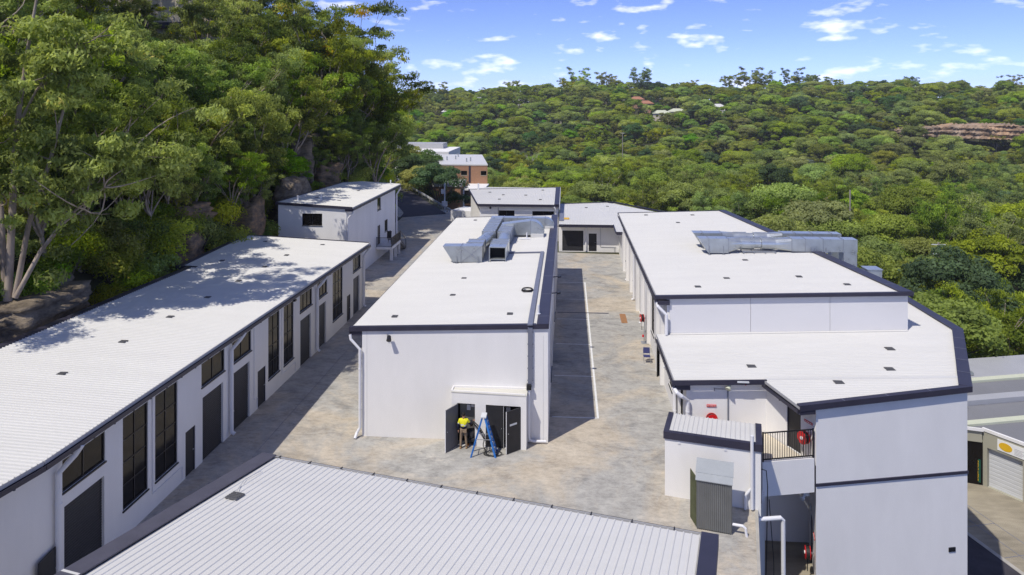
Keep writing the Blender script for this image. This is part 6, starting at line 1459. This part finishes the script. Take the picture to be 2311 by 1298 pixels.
# ---- emergent trees on the skyline, pines, bare tree, silver trees
for i, (x, y, s, k) in enumerate(((140.6, 622.7, 1.55, 0), (155.0, 628.8, 1.5, 2), (168.6, 626.8, 1.45, 4), (194.4, 636.8, 1.45, 2), (204.6, 639.6, 1.3, 0), (210.9, 636.1, 1.25, 1), (7.7, 642.5, 1.55, 2), (1.8, 642.0, 1.3, 0), (32.1, 644.4, 1.5, 0), (62.9, 646.7, 1.65, 4), (-48.2, 648.2, 1.3, 1), (-118.2, 642.8, 1.25, 2), (232.5, 649.8, 1.2, 0), (303.1, 665.3, 1.15, 1), (397.7, 672.6, 1.35, 2), (110.1, 650.4, 1.15, 0))):
    plant(GUM[k], (x, y, terrain(x, y)-1), s*1.22, i*1.3, 'tall emergent gum standing above the far ridge line', 'skyline gums')
for x, y, s in ((350.8, 669.0, .9), (387.1, 681.8, .7), (-6.4, 561.2, .7), (-4.3, 557.3, .72), (60.0, 526.2, .55), (62.7, 530.4, .5)):
    plant(PINE, (x, y, terrain(x, y)-1), s, x, 'dark conical pine on the far hillside', 'pines on the far hill')
plant(DEAD, (7.8, 206.2, terrain(7.8, 206.2)+3), 1.0, .4, 'bleached bare tree among the valley crowns', None)
plant(DEAD, (-16.3, 329.7, terrain(-16.3, 329.7)+3), .9, 2.4, 'bare pale limbed tree at the foot of the far hill', None)
for x, y in ((171.3, 409.4), (108.6, 339.4), (106.3, 464.5)):
    plant(SILVER, (x, y, terrain(x, y)+2), .95, x, 'silver grey leaved tree in the valley forest', 'silver trees')

# ---- sandstone cliff and houses on the far hill
mb = MB(); n = 150; m_ = 9
for j in range(m_+1):
    for i in range(n+1):
        a = R(23.6+9.2*i/n+.05*noise.noise((i*.8, j*.3, 1))); zt = -1.5+6.6*j/m_*(.5+.5*min(1, i/60)); q = noise.fractal((i*.16, j*.25, 3.1), 1, 2, 4); rr = 430+1.2*q+.5*math.sin(j*1.9+i*.05)
        mb.v.append((rr*math.sin(a), rr*math.cos(a), zt+.6*noise.noise((i*.5, j, 7))))
mb.f = [[j*(n+1)+i, j*(n+1)+i+1, (j+1)*(n+1)+i+1, (j+1)*(n+1)+i] for j in range(m_) for i in range(n)]
k0 = len(mb.v)
for i in range(n+1):
    x, y, z = mb.v[m_*(n+1)+i]; mb.v.append((x*1.03, y*1.03, z+1.0))
mb.f += [[m_*(n+1)+i, m_*(n+1)+i+1, k0+i+1, k0+i] for i in range(n)]
mb.build('cliff', 'cliff', smooth=False, label='long orange sandstone cliff band on the far hillside', cat='cliff')
HM = {'red': ('wall', 'pale_red', 'house with dull red tiled roof on the far hill'), 'orange': ('salmon', 'tile', 'orange brick house with terracotta roof on the far hill'), 'white': ('wall', 'roof', 'small white house among the far trees'), 'grey': ('fascia', 'greyroof', 'long grey roofed house near the ridge'), 'green': ('taupe', 'cabinet', 'low green grey roofed house at the hill foot'), 'cream': ('cream', 'cream_cap', 'cream house terrace on the far hill')}
for i, (x, y, kind) in enumerate(HOUSES):
    wm, rm, lab = HM[kind]; z = terrain(x, y)+1.5; w, dp, h = {'red': (13, 9, 5.5), 'orange': (10, 8, 4.5), 'white': (9, 7, 3), 'grey': (16, 9, 3), 'green': (10, 7, 2.6), 'cream': (12, 8, 3.2)}[kind]
    HS = thing('house', lab, 'house', (x, y, z-6), 'houses on the far hill')
    f = MB(); f.box(x-w/2, x+w/2, y-dp/2, y+dp/2, z-6, z+h); f.build('wall', wm, HS)
    f = MB(); o_ = .7; f.add([(x-w/2-o_, y-dp/2-o_, z+h), (x+w/2+o_, y-dp/2-o_, z+h), (x+w/2+o_, y+dp/2+o_, z+h), (x-w/2-o_, y+dp/2+o_, z+h), (x-w*.22, y, z+h+2.2), (x+w*.22, y, z+h+2.2)], [[0, 1, 5, 4], [1, 2, 5], [2, 3, 4, 5], [3, 0, 4], [3, 2, 1, 0]]); f.build('roof', rm, HS)
    for k in range(3):
        wx = x-w*.34+k*w*.28; f = MB(); f.box(wx, wx+1.5, y-dp/2-.06, y-dp/2+.02, z+h-2.3, z+h-.9); f.build('window', 'glass', HS)

# ---- poles in the valley
for x, y, zt, lab, arms in ((58.9, 155.0, -1.4, 'bare timber power pole rising from the valley crowns', 0), (60.8, 123.0, -6.1, 'power pole with pale cross arms half sunk in the trees', 2), (25.3, 332.9, 3.0, 'twin pale power pole at the far edge of the valley', 1)):
    PP = thing('power_pole', lab, 'power pole', (x, y, terrain(x, y)))
    f = MB(); f.tube([(x, y, terrain(x, y)), (x, y, zt)], .16, 8); f.build('pole', 'timber', PP)
    for k in range(arms): f = MB(); f.bar((x-1.1, y, zt-.35-1.5*k), (x+1.1, y, zt-.35-1.5*k), .13); f.build('cross_arm', 'tape', PP)

# ------------------------------------------------------------------ thin summer haze over the valley
f = MB(); f.box(-2700, 2700, -400, 2700, -40, 95); hz = f.build('haze', 'wall', kind='stuff', label='thin pale haze over the valley', cat='haze')
hm = bpy.data.materials.new('haze'); hm.use_nodes = True; t = hm.node_tree; t.nodes.clear(); ho = t.nodes.new('ShaderNodeOutputMaterial'); pv = t.nodes.new('ShaderNodeVolumePrincipled')
pv.inputs['Density'].default_value = .00016; pv.inputs['Color'].default_value = (.93, .95, 1, 1); pv.inputs['Anisotropy'].default_value = .2; t.links.new(pv.outputs[0], ho.inputs['Volume'])
hz.data.materials.clear(); hz.data.materials.append(hm)
